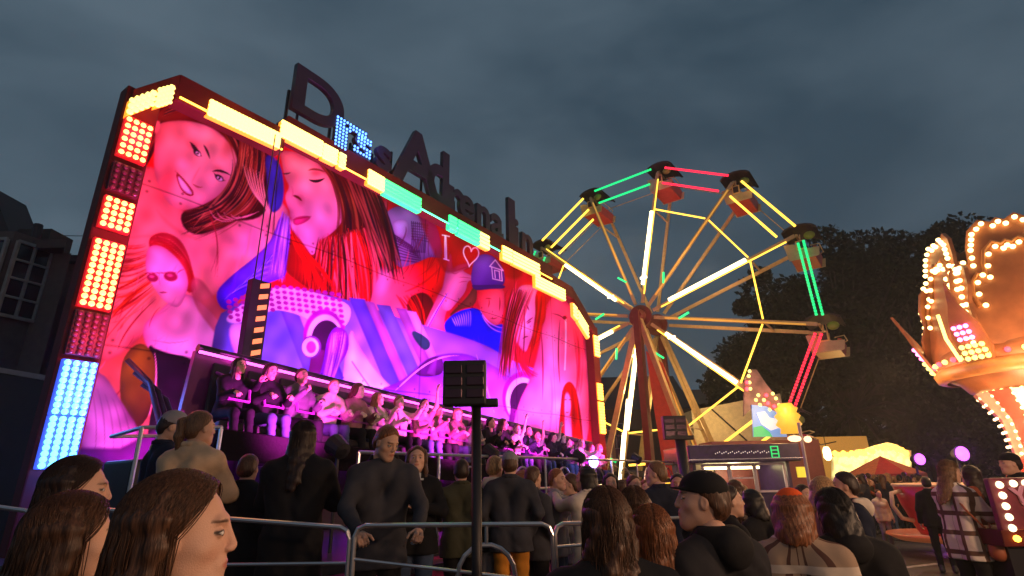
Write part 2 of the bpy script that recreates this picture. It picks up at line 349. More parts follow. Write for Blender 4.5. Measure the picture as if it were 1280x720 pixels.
P.stroke(Z(100, 270, 4.5, [(445, 432), (468, 426), (490, 434)]), 1.8, (.40, .04, .1), 1); P.stroke(Z(100, 270, 4.5, [(448, 300), (440, 370), (455, 392)]), 1.0, (.75, .3, .34), .6)
P.poly([(236, 350), (250, 345), (276, 385), (300, 425), (312, 450), (296, 450), (268, 415), (244, 385)], (.80, .38, .34), soft=3, alpha=.75)
P.stroke([(186, 410), (190, 392), (200, 384)], 1.4, (.45, .1, .12), .8); P.stroke([(190, 425), (215, 432), (236, 425)], 1.4, (.7, .3, .35), .6)
for k in range(70): x, y = NR.uniform(118, 250), NR.uniform(320, 520); a_ = NR.uniform(1.7, 2.7); l_ = NR.uniform(10, 34); P.stroke([(x, y), (x+l_*.5*math.cos(a_)+3, y+l_*.5*math.sin(a_)), (x+l_*math.cos(a_), y+l_*math.sin(a_))], NR.uniform(.7, 2.2), [(.40, .04, .06), (.25, .03, .04), (.9, .4, .35)][NR.randint(3)], .5 if x < 182 else .12)
# garment, bottle shape
P.poly([(182, 430), (196, 436), (212, 442), (238, 446), (262, 470), (270, 600), (180, 600), (186, 520), (200, 480)], DK, soft=1.5)
P.poly([(150, 455), (165, 432), (182, 428), (196, 452), (196, 490), (182, 530), (160, 540), (150, 505)], (.30, .24, .04), (.16, .10, .02), ((160, 440), (190, 520)), soft=1.5); P.stroke([(193, 440), (200, 475), (186, 520)], 1.6, (.85, .55, .5), .9)
P.poly([(100, 470), (128, 462), (150, 500), (180, 545), (186, 600), (100, 600)], (.40, .26, .22), (.5, .34, .36), ((100, 480), (170, 590)), soft=2)
for k in range(6): P.stroke([(112+k*9, 480+k*5), (125+k*9, 520), (118+k*12, 570)], 1.3, (.2, .1, .12), .7)
# blue jacket
P.poly([(266, 368), (288, 345), (318, 322), (340, 300), (352, 262), (362, 300), (360, 345), (340, 352), (308, 364), (282, 394)], (.24, .20, .78), (.45, .34, .85), ((280, 380), (350, 300)), soft=1.5)
for k in range(12): P.stroke([(276+k*5, 378-k*4), (292+k*5, 362-k*5), (330+k*2, 352-k*4)], 1.1, [(.12, .08, .5), (.66, .6, .95)][k % 2], .7)
# second face
P.poly(Z(320, 180, 4.5, [(300, 80), (420, 110), (560, 130), (640, 230), (720, 420), (800, 560), (860, 720), (860, 900), (700, 980), (480, 930), (240, 780), (150, 700), (140, 560), (185, 420), (240, 590), (310, 625), (350, 540), (480, 450), (497, 380), (430, 220)]), (.42, .04, .03), soft=2)
P.poly(Z(320, 180, 4.5, [(130, 20), (330, 80), (400, 170), (470, 262), (499, 370), (482, 450), (405, 520), (352, 545), (350, 600), (318, 628), (272, 610), (232, 560), (212, 490), (196, 450), (205, 425), (188, 405), (192, 380), (176, 350), (160, 290), (192, 240), (162, 190), (148, 120)]), (.90, .52, .40), (1, .62, .66), ((360, 200), (385, 300)), soft=1.2)
P.blob(400, 262, 22, 22, (1, .72, .72), 0, .7, .1); P.blob(378, 210, 22, 16, (1, .68, .56), 0, .6, .1); P.blob(404, 300, 16, 8, (.8, .3, .32), -30, .5, .1); P.blob(365, 285, 8, 14, (1, .7, .76), 0, .6, .1)
P.blob(395, 216, 11, 6, (.6, .2, .2), 0, .6, .1); P.stroke(Z(320, 180, 4.5, [(298, 200), (340, 222), (386, 192)]), 3.8, DK, 1); P.stroke(Z(320, 180, 4.5, [(296, 150), (335, 132), (392, 158)]), 2.4, (.2, .05, .05), .8); P.stroke(Z(320, 180, 4.5, [(150, 165), (170, 172), (195, 160)]), 2, DK, .85)
P.blob(376, 250, 7, 12, (.72, .28, .28), 0, .5, .1); P.stroke(Z(320, 180, 4.5, [(208, 290), (235, 293), (258, 320)]), 3.4, (.28, .02, .05), 1); P.stroke(Z(320, 180, 4.5, [(200, 240), (215, 275), (200, 300)]), 1.4, (.7, .25, .28), .6, soft=2)
P.poly(Z(320, 180, 4.5, [(205, 425), (240, 405), (312, 404), (300, 425), (262, 450), (215, 460)]), (.82, .24, .36), soft=1); P.stroke(Z(320, 180, 4.5, [(205, 426), (250, 418), (312, 406)]), 1.2, (.45, .05, .12), 1)
P.stroke(Z(320, 180, 4.5, [(290, 150), (330, 120), (392, 170)]), 1.6, (.4, .16, .1), .7)
for g0, g1, n, cs in ((Z(320, 180, 4.5, [(330, 85), (470, 200), (500, 420), (480, 620)]), Z(320, 180, 4.5, [(560, 120), (660, 260), (700, 430), (720, 640)]), 90, [HB, HB, (.30, .10, .06), (.5, .24, .12), DK]),
                      (Z(320, 180, 4.5, [(350, 540), (330, 650), (300, 760), (330, 900)]), Z(320, 180, 4.5, [(720, 450), (800, 600), (860, 760), (820, 960)]), 230, [(.75, .05, .06), (.5, .02, .03), (.92, .14, .14), (.14, .01, .02), (.06, .01, .02), (.95, .42, .34)]),
                      (Z(320, 180, 4.5, [(185, 440), (215, 560), (260, 640), (240, 760)]), Z(320, 180, 4.5, [(240, 590), (300, 640), (380, 700), (420, 860)]), 50, [(.5, .03, .03), (.85, .12, .08), (.25, .02, .02)])):
    P.hair(g0, g1, n, cs, w=(.9, 4.2), jit=3.6, alpha=.95)
P.hair(Z(320, 180, 4.5, [(150, 380), (110, 520), (90, 700)]), Z(320, 180, 4.5, [(190, 420), (190, 560), (150, 780)]), 55, [(.45, .35, .85), (.8, .65, .95), (.2, .08, .4), (.6, .4, .8)], w=(.8, 2.2), jit=1.4)
# patterned sleeve
slv = Z(440, 240, 4.5, [(160, 190), (190, 110), (270, 70), (400, 110), (485, 190), (515, 375), (470, 385), (420, 368), (330, 420), (262, 432), (205, 350), (165, 260)])
P.poly(slv, (.50, .42, .56), (.34, .26, .40), ((480, 270), (540, 320)), soft=1.2); P.poly(Z(440, 240, 4.5, [(225, 160), (320, 150), (315, 250), (250, 262), (232, 220)]), (.72, .66, .84), soft=2)
for k in range(9): P.stroke(Z(440, 240, 4.5, [(335+k*11, 165+k*2), (345+k*9, 250), (330+k*10, 340)]), 1.3, (.12, .04, .12), .9, False)
for k in range(7): P.stroke(Z(440, 240, 4.5, [(335, 175+k*15), (380, 178+k*15), (430, 190+k*15)]), 1.0, (.12, .04, .12), .8, False)
for k in range(9): P.stroke(Z(440, 240, 4.5, [(180+k*8, 200+k*22), (250+k*10, 250+k*18), (330+k*8, 300+k*12)]), 1.5, (.14, .04, .12), .85, False)
for k in range(16): P.stroke(Z(440, 240, 4.5, [(195+k*12, 210+k*8), (205+k*12, 240+k*9)]), 1.3, (.14, .04, .12), .8, False)
P.hair([(462, 240), (476, 285), (490, 330)], [(486, 245), (480, 290), (500, 330)], 20, [HB, (.5, .3, .3), DK], jit=1.5)
# bent arm
P.poly(Z(440, 240, 4.5, [(80, 740), (105, 600), (135, 500), (190, 450), (300, 420), (400, 385), (440, 362), (530, 378), (552, 450), (520, 540), (450, 600), (380, 680), (330, 760), (200, 800)]), (1, .50, .48), (.80, .10, .07), ((462, 370), (540, 340)), soft=1.4)
P.blob(478, 352, 14, 26, (1, .66, .70), 20, .7, .1); P.stroke(Z(440, 240, 4.5, [(300, 560), (420, 520), (500, 420)]), 2.2, (.45, .02, .02), .7, soft=2); P.stroke(Z(440, 240, 4.5, [(250, 580), (300, 640), (330, 740)]), 3, (.5, .03, .03), .8, soft=2); P.stroke(Z(440, 240, 4.5, [(360, 480), (420, 450), (470, 395)]), 1.4, (.5, .05, .04), .7)
P.poly([(505, 375), (530, 362), (545, 380), (538, 410), (516, 415)], (.22, .02, .03), soft=2); P.hair([(500, 372), (515, 390), (520, 410)], [(520, 364), (534, 380), (536, 410)], 16, [(.5, .04, .03), (.2, .02, .02), (.8, .2, .1)], jit=1)
for k in range(60):      # loose airbrushed wisps over the reds
    x, y = NR.uniform(505, 690), 0; y = NR.uniform(275+(x-505)*.5, 330+(x-505)*.55); P.stroke([(x, y), (x+NR.uniform(-8, 4), y+10), (x+NR.uniform(-14, 4), y+NR.uniform(14, 30))], NR.uniform(.8, 2.2), [(.35, .02, .06), (.18, .01, .04), (.85, .25, .25)][NR.randint(3)], .55)
# raised hand and forearm
P.poly(Z(440, 360, 4.5, [(515, -20), (450, 110), (385, 262), (470, 320), (600, 352), (575, 300), (515, 212), (530, 120), (610, 10), (660, -60), (580, -90)]), (.92, .46, .48), (.85, .34, .36), ((540, 360), (560, 430)), soft=1.2)
P.poly(Z(440, 240, 4.5, [(520, 480), (545, 350), (560, 345), (565, 440), (590, 410), (660, 398), (668, 420), (620, 440), (640, 455), (690, 478), (680, 495), (650, 500), (640, 560), (590, 620), (540, 680), (490, 640)]), (.96, .54, .54), (1, .60, .64), ((555, 330), (590, 380)), soft=1.0)
for a in ([(590, 440), (620, 430), (660, 415)], [(600, 480), (640, 478), (680, 488)], [(600, 510), (630, 500), (650, 505)], [(560, 450), (580, 470), (600, 450)]): P.stroke(Z(440, 240, 4.5, a), 1.0, (.55, .12, .18), .8)
P.stroke([(560, 366), (540, 395), (525, 430)], 3, (.30, .20, .75), .8); P.stroke([(559, 366), (539, 395), (524, 430)], 1, WH, .7)
P.poly(Z(440, 240, 4.5, [(650, 590), (690, 520), (705, 540), (700, 640), (600, 660), (560, 700), (545, 690)]), (.26, .16, .08), soft=1.5)
P.hair([(430, 215), (450, 262), (478, 330)], [(470, 235), (492, 285), (500, 350)], 46, [DK, HB, (.10, .03, .02), (.45, .2, .14)], w=(1, 4), jit=3, alpha=.95)
P.poly([(520, 262), (560, 276), (620, 312), (660, 340), (640, 352), (600, 330), (560, 345), (548, 330), (530, 290)], (.45, .05, .05), soft=4, alpha=.7)
# capped man
P.poly(Z(440, 360, 4.5, [(700, 40), (735, -10), (850, -10), (860, 70), (850, 150), (830, 200), (800, 215), (750, 190), (720, 120)]), (.86, .22, .16), (.95, .46, .44), ((600, 362), (625, 400)), soft=1)
for a in ([(725, 130), (740, 150), (745, 190)], [(770, 60), (775, 90), (765, 110)], [(830, 50), (835, 90), (828, 130)], [(778, 170), (800, 176), (820, 165)], [(750, 60), (765, 55), (785, 62)]): P.stroke(Z(440, 360, 4.5, a), 1.3, (.35, .03, .04), .85)
P.poly(Z(440, 240, 4.5, [(668, 470), (690, 370), (740, 345), (800, 360), (855, 430), (862, 530), (780, 540), (700, 545), (672, 520)]), (.36, .26, .58), (.20, .12, .40), ((600, 330), (620, 358)), soft=1)
P.poly(Z(440, 240, 4.5, [(668, 520), (700, 525), (860, 520), (862, 545), (780, 545), (690, 556)]), (.14, .06, .24), soft=1)
for a in ([(508, 242), (548, 250)], [(528, 246), (532, 380)], [(516, 375), (545, 385)], [(522, 245), (524, 378)]): P.stroke(Z(440, 240, 4.5, a), 1.1, WH, 1, False)
th = np.linspace(0, 2*PI, 30); hx = 16*np.sin(th)**3; hy = 13*np.cos(th)-5*np.cos(2*th)-2*np.cos(3*th)-np.cos(4*th)
hp = Z(440, 240, 4.5, [(668+x*2.7+y*.5, 355-y*3.9+x*.6) for x, y in zip(hx, hy)]); P.stroke(hp, 1.2, WH, 1, False)
for a in ([(775, 418), (806, 382), (850, 442), (775, 418)][0:4],): 
    for i in range(3): P.stroke(Z(440, 240, 4.5, a[i:i+2]), 1.1, WH, 1, False)
for a in ([(786, 424), (792, 488)], [(792, 488), (845, 500)], [(845, 500), (840, 442)], [(802, 440), (806, 484)], [(802, 440), (828, 446)], [(828, 446), (832, 490)]): P.stroke(Z(440, 240, 4.5, a), 1.0, WH, .95, False)
shirt = Z(440, 360, 4.5, [(505, 215), (560, 150), (640, 115), (720, 112), (745, 190), (800, 215), (850, 195), (880, 260), (885, 430), (870, 560), (862, 690), (820, 720), (770, 600), (720, 430), (690, 370), (600, 330), (570, 310)])
P.poly(shirt, (.16, .20, .85), (.20, .10, .62), ((580, 400), (610, 500)), soft=1.2)
for k in range(9): P.stroke(Z(440, 360, 4.5, [(560+k*13, 165-k*5), (575+k*12, 190-k*3), (585+k*10, 215)]), 1.2, (.75, .72, 1), .7)
for a in ([(720, 120), (760, 215), (850, 225)], [(730, 150), (770, 240), (850, 250)]): P.stroke(Z(440, 360, 4.5, a), 1.6, (.66, .56, .98), .8)
for k in range(8): P.stroke(Z(440, 360, 4.5, [(640+k*14, 300-k*6), (740, 340+k*20), (850-k*6, 330+k*40)]), 2.2, [(.08, .05, .42), (.32, .34, .96)][k % 2], .45, soft=2)
P.poly([(520, 412), (560, 420), (610, 440), (640, 452), (560, 448)], (.10, .14, .16), soft=3)
# vehicle with diagonal bands
P.poly([(262, 400), (300, 378), (350, 358), (430, 372), (500, 398), (560, 415), (610, 432), (640, 452), (700, 470), (700, 600), (262, 600)], (.30, .32, .62), (.52, .44, .78), ((330, 400), (560, 520)), soft=1.5)
for k, (x0, w0, c) in enumerate(((340, 24, (.34, .34, .74)), (362, 10, (.74, .70, .95)), (372, 16, (.26, .24, .66)), (436, 20, (.30, .30, .68)), (456, 12, (.62, .42, .62)), (470, 18, (.34, .40, .66)), (494, 14, (.50, .34, .52)), (508, 12, (.84, .76, .95)))):
    P.poly([(x0, 360+k*4), (x0+w0, 362+k*4), (x0+w0+62, 520), (x0+62, 520)], c, soft=1.4, smooth=False)
P.poly([(438, 405), (446, 430), (478, 476), (520, 505), (430, 505), (428, 470)], WH, soft=2.5); P.stroke([(440, 452), (452, 470), (464, 486)], 1.6, (.2, .1, .25), .9, False)
P.poly([(282, 410), (300, 400), (322, 420), (318, 465), (300, 462)], WH, soft=2.5)
P.poly([(468, 488), (500, 478), (520, 460), (538, 445), (575, 440), (600, 448), (640, 470), (690, 540), (690, 600), (470, 600)], (.42, .26, .74), (.7, .5, .9), ((540, 450), (600, 560)), soft=1.5)
P.poly(Z(440, 360, 4.5, [(345, 480), (385, 430), (450, 385), (510, 385), (520, 480), (450, 500), (390, 500)]), (.20, .08, .26), soft=1); P.stroke(Z(440, 360, 4.5, [(240, 580), (350, 480), (440, 375), (600, 380)]), 1.8, (.9, .8, 1), .9)
P.poly(Z(440, 360, 4.5, [(420, 480), (440, 430), (480, 390), (470, 500)]), (.5, .3, .6), soft=1.5, alpha=.6); P.stroke(Z(440, 360, 4.5, [(700, 375), (740, 500), (800, 700)]), 2.0, (.9, .85, 1), .9)
P.poly(Z(440, 360, 4.5, [(330, 260), (350, 235), (440, 290), (440, 340), (400, 355)]), (.10, .22, .20), soft=1.5)
# net
netp = [(280, 398), (300, 382), (318, 370), (345, 358), (380, 362), (415, 372), (440, 382), (436, 405), (422, 412), (395, 405), (372, 392), (342, 386), (318, 398), (290, 406)]
P.poly(netp, WH, soft=1.2, shade=.1)
for i in range(17):
    for j in range(8):
        x = 286+i*8.6+j*.8; y = 362+j*6.6+abs(x-350)*(.30 if x < 350 else .14)-4
        if 284 < x < 436 and y < (402 if x < 330 else 388+max(0, (x-372)*.45)): P.blob(x, y, 3.7, 2.7, (.50, .12, .40), 15, 1, .85)
# two arched openings
for cx, cy, s, c1 in ((408, 424, 1.0, WH), (655, 500, .92, WH)):
    P.blob(cx-3, cy-3, 27*s, 36*s, (.46, .14, .42), 0, 1, .93); P.blob(cx-2, cy, 23.5*s, 32*s, WH, 0, 1, .93); P.blob(cx, cy+3, 20*s, 28*s, (.10, .02, .10), 0, 1, .93)
    P.poly([(cx-18*s, cy+10*s), (cx-2*s, cy+14*s), (cx-4*s, cy+52*s), (cx-24*s, cy+52*s)], (.34, .08, .30), soft=1.5)
    P.poly([(cx+2*s, cy-6*s), (cx+14*s, cy-18*s), (cx+28*s, cy-8*s), (cx+28*s, cy+16*s), (cx+14*s, cy+34*s), (cx+8*s, cy+60*s), (cx-14*s, cy+60*s), (cx-4*s, cy+30*s)], (.46, .26, .80), soft=1.2)
    P.hair([(cx+6*s, cy-8*s), (cx+4*s, cy+20*s), (cx-6*s, cy+54*s)], [(cx+26*s, cy-8*s), (cx+24*s, cy+18*s), (cx+6*s, cy+58*s)], 40, [(.30, .10, .62), (.85, .75, 1), (.55, .35, .9)], w=(.7, 1.8), jit=1)
P.blob(389, 434, 13, 15, (.30, .14, .34), 0, 1, .92); P.blob(388, 434, 11, 12.5, (.9, .85, .92), 0, 1, .9); P.blob(389, 434, 6.5, 8, (.80, .26, .40), 0, 1, .9)
# right hand figures
P.poly([(684, 372), (700, 368), (722, 390), (736, 430), (736, 600), (640, 600), (640, 520), (670, 460)], (.92, .34, .38), (1, .60, .68), ((720, 400), (680, 520)), soft=2)
P.blob(690, 440, 16, 50, (1, .72, .78), 0, .7, .1); P.blob(692, 500, 26, 40, (1, .82, .88), 0, .7, .1); P.stroke([(688, 470), (694, 500), (684, 560)], 2, (.7, .25, .4), .5, soft=2)
P.poly(Z(600, 340, 5.625, [(270, 90), (400, 90), (410, 200), (400, 380), (350, 490), (320, 580), (265, 510), (230, 440), (245, 300), (262, 180)]), (.98, .62, .66), soft=1)
for a in ([(325, 225), (335, 245), (345, 270)], [(325, 355), (350, 335), (372, 320)], [(330, 365), (345, 352), (360, 345)], [(280, 180), (300, 195), (335, 210)], [(300, 470), (320, 450), (340, 455)]): P.stroke(Z(600, 340, 5.625, a), 1.8, (.30, .03, .12), .9)
P.hair([(650, 362), (636, 392), (628, 452)], [(668, 362), (648, 405), (640, 462)], 60, [(.9, .25, .3), (1, .6, .6), (.5, .04, .08), (.35, .10, .06)], w=(.7, 1.7), jit=1.4)
P.hair([(640, 360), (628, 400), (622, 470)], [(662, 366), (640, 410), (636, 470)], 50, [(.35, .02, .05), (.12, .01, .02), (.95, .4, .45)], w=(.9, 2.4), jit=2, alpha=.95)
for a in ([(655, 380), (657, 420), (652, 470)], [(676, 410), (680, 450), (678, 500)], [(668, 408), (664, 440), (660, 462)], [(700, 400), (696, 440), (700, 480)], [(722, 420), (726, 450), (722, 480)]): P.stroke(a, 1.8, (.30, .02, .06), .8)
P.hair([(642, 420), (640, 445), (650, 470)], [(656, 440), (650, 460), (672, 470)], 30, [(.85, .12, .18), (.5, .03, .08)], jit=1)
P.poly([(668, 362), (682, 364), (683, 395), (678, 408), (670, 405)], (.66, .08, .08), soft=1); P.hair([(670, 365), (672, 390), (660, 440)], [(682, 368), (680, 398), (668, 450)], 18, [(.8, .1, .1), (.35, .02, .04)], jit=.8)
P.stroke([(707, 398), (708, 420), (706, 462)], 2.0, WH, .95, False); P.blob(706, 397, 3.4, 3, (.3, .02, .08), 0, 1, .6); P.stroke([(690, 392), (702, 393), (708, 402)], 1.2, (.3, .02, .08), .9)
P.hair([(716, 410), (722, 450), (718, 490)], [(730, 420), (736, 460), (728, 500)], 16, [(.75, .08, .12), (.95, .3, .35)], jit=1)
P.poly([(702, 492), (706, 480), (713, 476), (720, 486), (726, 515), (730, 560), (728, 600), (696, 600), (698, 540)], (.60, .04, .06), soft=1.2); P.blob(709, 507, 5.5, 19, (1, .62, .66), 0, 1, .7); P.poly([(704, 520), (714, 520), (716, 560), (704, 560)], (1, .66, .72), soft=1.5)
for a in ([(705, 500), (707, 499), (708.5, 500)], [(711, 500), (712.5, 499), (714, 500)], [(707, 515), (709, 516.5), (711, 515)]): P.stroke(a, 1.2, DK, .9)
P.hair([(703, 490), (700, 530), (698, 580)], [(706, 484), (704, 520), (706, 580)], 16, [(.75, .05, .06), (.3, .01, .02)], jit=.6); P.hair([(714, 484), (718, 530), (716, 580)], [(720, 486), (728, 530), (728, 580)], 16, [(.75, .05, .06), (.3, .01, .02)], jit=.6)
# machinery-dark lower strip, airbrush mottling
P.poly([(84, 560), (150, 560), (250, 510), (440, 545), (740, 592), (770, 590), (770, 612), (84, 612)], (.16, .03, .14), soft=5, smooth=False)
yy_, xx_ = np.mgrid[0:P.h, 0:P.w]/P.sc; mot = np.zeros((P.h, P.w))
for k in range(26): a_ = NR.uniform(0, 2*PI); f_ = NR.uniform(.03, .30); mot += np.sin((xx_*math.cos(a_)+yy_*math.sin(a_))*f_+NR.rand()*6)*.03/(.5+f_*3)
P.im = P.im*(1+np.clip(mot, -.3, .3))[..., None]
P.im[..., 2] *= 1.28; P.im[..., 1] *= .88; P.im = np.clip(P.im, 0, 1)**1.5*0.95
_l = P.im.mean(-1, keepdims=True); P.im = np.clip(_l+(P.im-_l)*1.25, 0.004, 1)

U0, U1 = -0.05, 15.1
def mtop(u):
    return np.interp(u, [-0.3, 0.0, 0.5, 2.2, 2.25, 12.3, 12.35, 13.6, 15.2], [7.3, 7.45, 7.95, 7.95, 8.15, 8.15, 7.9, 7.8, 6.7])
nu, nv = 860, 400
uu = U0+(U1-U0)*(np.linspace(0, 1, nu)**1.25); VV = np.linspace(0, 1, nv)
UU, V2 = np.meshgrid(uu, VV); ZB = 0.7; ZZ = ZB+(mtop(UU)-ZB)*V2
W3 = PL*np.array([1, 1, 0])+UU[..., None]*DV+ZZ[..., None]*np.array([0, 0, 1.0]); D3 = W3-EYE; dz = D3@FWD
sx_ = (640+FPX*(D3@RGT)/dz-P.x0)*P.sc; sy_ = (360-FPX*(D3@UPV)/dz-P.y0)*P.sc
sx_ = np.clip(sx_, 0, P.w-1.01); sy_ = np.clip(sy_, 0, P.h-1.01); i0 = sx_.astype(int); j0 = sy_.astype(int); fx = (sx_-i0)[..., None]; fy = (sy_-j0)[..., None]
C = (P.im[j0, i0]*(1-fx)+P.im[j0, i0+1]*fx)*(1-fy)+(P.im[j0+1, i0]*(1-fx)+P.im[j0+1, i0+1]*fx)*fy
# sheet seams at fixed heights and widths of the real panels
for z_ in (3.55, 6.1):
    C *= (1-0.75*np.clip(1-np.abs(ZZ-z_-0.02*np.sin(UU*2.1))/0.022, 0, 1))[..., None]
for u_ in (2.28, 6.4, 10.4, 12.6):
    C *= (1-0.6*np.clip(1-np.abs(UU-u_)/0.03, 0, 1))[..., None]
for z_ in (3.55, 6.1):
    C *= (1-.7*np.clip(1.6-np.hypot((UU % .5)-.25, ZZ-z_-.09)/.022, 0, 1))[..., None]; C *= (1-.7*np.clip(1.6-np.hypot((UU % .5)-.25, ZZ-z_+.09)/.022, 0, 1))[..., None]
def grid_mesh(name, X, Y, Zc, C=None):
    n, m = X.shape; me = bpy.data.meshes.new(name); me.vertices.add(n*m)
    me.vertices.foreach_set('co', np.stack([X, Y, Zc], -1).astype(np.float32).ravel())
    idx = np.arange(n*m).reshape(n, m); q = np.stack([idx[:-1, :-1], idx[:-1, 1:], idx[1:, 1:], idx[1:, :-1]], -1).reshape(-1, 4)
    me.loops.add(q.size); me.loops.foreach_set('vertex_index', q.ravel().astype(np.int32)); me.polygons.add(len(q))
    me.polygons.foreach_set('loop_start', np.arange(0, q.size, 4, dtype=np.int32)); me.polygons.foreach_set('use_smooth', [True]*len(q)); me.update(calc_edges=True)
    if C is not None:
        a = me.color_attributes.new('Col', 'FLOAT_COLOR', 'POINT'); c = np.ones((n*m, 4), np.float32); c[:, :3] = C.reshape(-1, 3); a.data.foreach_set('color', c.ravel())
    return me
RRZ = math.atan2(DV[1], DV[0])
ride = thing('fairground_ride', 'huge thrill ride with airbrushed backdrop, flashing light border and raised letters on top', 'fairground ride', (PL[0], PL[1], 0), RRZ)
M_RED = mat('red ride paint', (.10, .010, .009), .6, spec=.2); M_DARK = mat('black steel', (.02, .018, .022), .45, .3); M_GREY = mat('galvanised steel', (.45, .45, .47), .35, .9, var=.08)
M_WARM = emit('warm white bulbs', (1, .70, .14), 4.5); M_YEL = emit('yellow bulbs', (1, .86, .22), 2.2); M_CYAN = emit('ice blue bulbs', (.16, .72, 1), 3); M_GRN = emit('green bulbs', (.06, 1, .34), 6)
M_GW = emit('pale green bulbs', (.06, 1, .22), 2.4); M_AMB = emit('amber bulbs', (1, .42, .04), 7); M_OFF = mat('unlit bulbs', (.16, .03, .05), .2); M_MAG = emit('magenta tube light', (1, .12, .75), 3.2)
M_WHITE = emit('white tube light', (1, .78, .5), 12); M_REDL = emit('red bulbs', (1, .04, .06), 6); M_BLUE = emit('blue bulbs', (.10, .30, 1), 4)
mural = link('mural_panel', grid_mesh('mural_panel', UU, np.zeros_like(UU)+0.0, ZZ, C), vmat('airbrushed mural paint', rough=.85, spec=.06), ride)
# backing box, posts and bracing behind the sheets
b = MB()
top = [(0, 7.45), (.5, 7.95), (2.2, 7.95), (2.25, 8.15), (12.3, 8.15), (12.35, 7.9), (13.6, 7.8), (15.1, 6.75)]
b.prism([(u, z) for u, z in top]+[(15.1, .7), (0, .7)], 0.012, .10)
b.build('backing_board', M_DARK, ride)
for k in range(6):
    b = MB(); u = .6+k*2.8; b.bar((u, .25, 0.45), (u, .25, 8.0), .14); b.bar((u, .25, 7.0), (u, 2.2, 0.1), .09); b.build('rear_post', M_DARK, ride)
# helper: a lamp module on the ride: backing box and bulbs in a grid between four local (u,z) corners
def module(quad, off, rows, cols, bm_, backm, name='light_panel', r=.045, depth=.12, pad=.05, glass=None):
    q = [Vector((p[0], -off, p[1])) for p in quad]          # tl tr br bl
    cu = sum((v for v in q), Vector())/4
    o = MB(); e = [cu+(v-cu)*(1+pad) for v in q]; vs = [(v.x, -off, v.z) for v in e]+[(v.x, -off+depth, v.z) for v in e]
    o.add(vs, [(0, 1, 2, 3), (7, 6, 5, 4), (0, 4, 5, 1), (1, 5, 6, 2), (2, 6, 7, 3), (3, 7, 4, 0)])
    p = o.build(name, backm, ride, bevel=.008)
    bb = MB()
    for i in range(rows):
        for j in range(cols):
            s, t = (j+.5)/cols, (i+.5)/rows
            c = (q[0]*(1-s)+q[1]*s)*(1-t)+(q[3]*(1-s)+q[2]*s)*t
            bb.ball((c.x, c.y-.012, c.z), (r, r*.6, r), 7, 4)
    bb.build('light_bulbs', bm_, p, smooth=True)
    for ch in p.children: ch.parent = p
    return p
WMr = WM[ride.name]
# --- left column
M_GLOWR = mat('red glowing backing', (.6, .02, .02), .3, emis=(1, .015, .02), es=.55); M_GLOWB = mat('blue glowing backing', (.05, .1, .8), .3, emis=(.05, .12, 1), es=1.0); M_GLOWY = mat('amber glowing backing', (.8, .4, .04), .3, emis=(1, .32, .02), es=1.6)  # backings emit on their own, imitating bulb light falling on them
M_GLOWG = mat('green glowing backing', (.03, .6, .2), .3, emis=(.02, .9, .25), es=1.6); M_DULL = mat('maroon panel', (.12, .015, .03), .4)
LO = .28
c0 = .0
b = MB(); b.box((-.14, -LO/2+.05, 3.95), (.48, LO, 7.1)); b.build('light_column', M_RED, ride, bevel=.02)
def colmod(ytop, ybot, rows, bm_, bk, cols=4, r=.04):
    def uc(y): return 120+(400-y)*(.1665)
    zt = UZ(uc(ytop), ytop, LO)[1]; zb = UZ(uc(ybot), ybot, LO)[1]
    x0, x1 = -.33, .05
    return module([(x0, zt), (x1, zt), (x1, zb), (x0, zb)], LO+.02, rows, cols, bm_, bk, r=r, depth=.1, pad=.02)
colmod(146, 196, 6, M_YEL, M_GLOWR); colmod(205, 240, 5, M_OFF, M_DULL); colmod(248, 287, 5, M_YEL, M_GLOWR); colmod(302, 386, 11, M_YEL, M_GLOWR)
colmod(392, 446, 8, M_OFF, M_DULL); colmod(453, 520, 9, M_CYAN, M_GLOWB); colmod(522, 586, 9, M_CYAN, M_GLOWB)
# --- chamfer and top rail
def beam(a, c, h, name='top_rail', m=M_RED, off=.30):
    (ua, za), (ub, zb) = a, c; o = MB(); o.prism([(ua, za), (ub, zb), (ub, zb-h), (ua, za-h)], -off, .12); return o.build(name, m, ride, bevel=.015)
beam((-.32, 7.42), (.25, 8.10), .42); beam((.25, 8.10), (2.2, 8.14), .5); beam((2.2, 8.48), (12.3, 8.48), .5); beam((12.3, 8.17), (13.7, 8.12), .45); beam((13.7, 8.12), (15.4, 6.95), .42)
def railmod(p0, p1, h, rows, cols, bm_, bk, off=.34, r=.05, bar=None):
    (u0, z0), (u1, z1) = UZ(*p0, off), UZ(*p1, off)
    return module([(u0, z0), (u1, z1), (u1, z1-h), (u0, z0-h)], off, rows, cols, bm_, bk, r=r, pad=.0)
railmod((163, 124), (196, 112), .30, 3, 5, M_YEL, M_GLOWY, r=.05); railmod((199, 111), (218, 106), .36, 4, 4, M_YEL, M_GLOWY)
railmod((263, 124), (352, 168), .32, 4, 20, M_WARM, M_GLOWY, r=.05); railmod((353, 150), (403, 177), .36, 4, 16, M_WARM, M_GLOWY, r=.055)
railmod((405, 179), (422, 188), .36, 4, 6, M_WARM, M_GLOWY); railmod((425, 190), (432, 194), .36, 4, 3, M_YEL, M_GLOWY)
railmod((461, 211), (480, 222), .38, 4, 8, M_WARM, M_GLOWY); railmod((481, 223), (526, 248), .40, 4, 20, M_GW, M_GLOWG)
railmod((562, 268), (571, 273), .42, 4, 4, M_GW, M_GLOWG); railmod((573, 274), (600, 289), .44, 4, 14, M_GW, M_GLOWG); railmod((600, 289), (611, 295), .46, 4, 7, M_WARM, M_GLOWY)
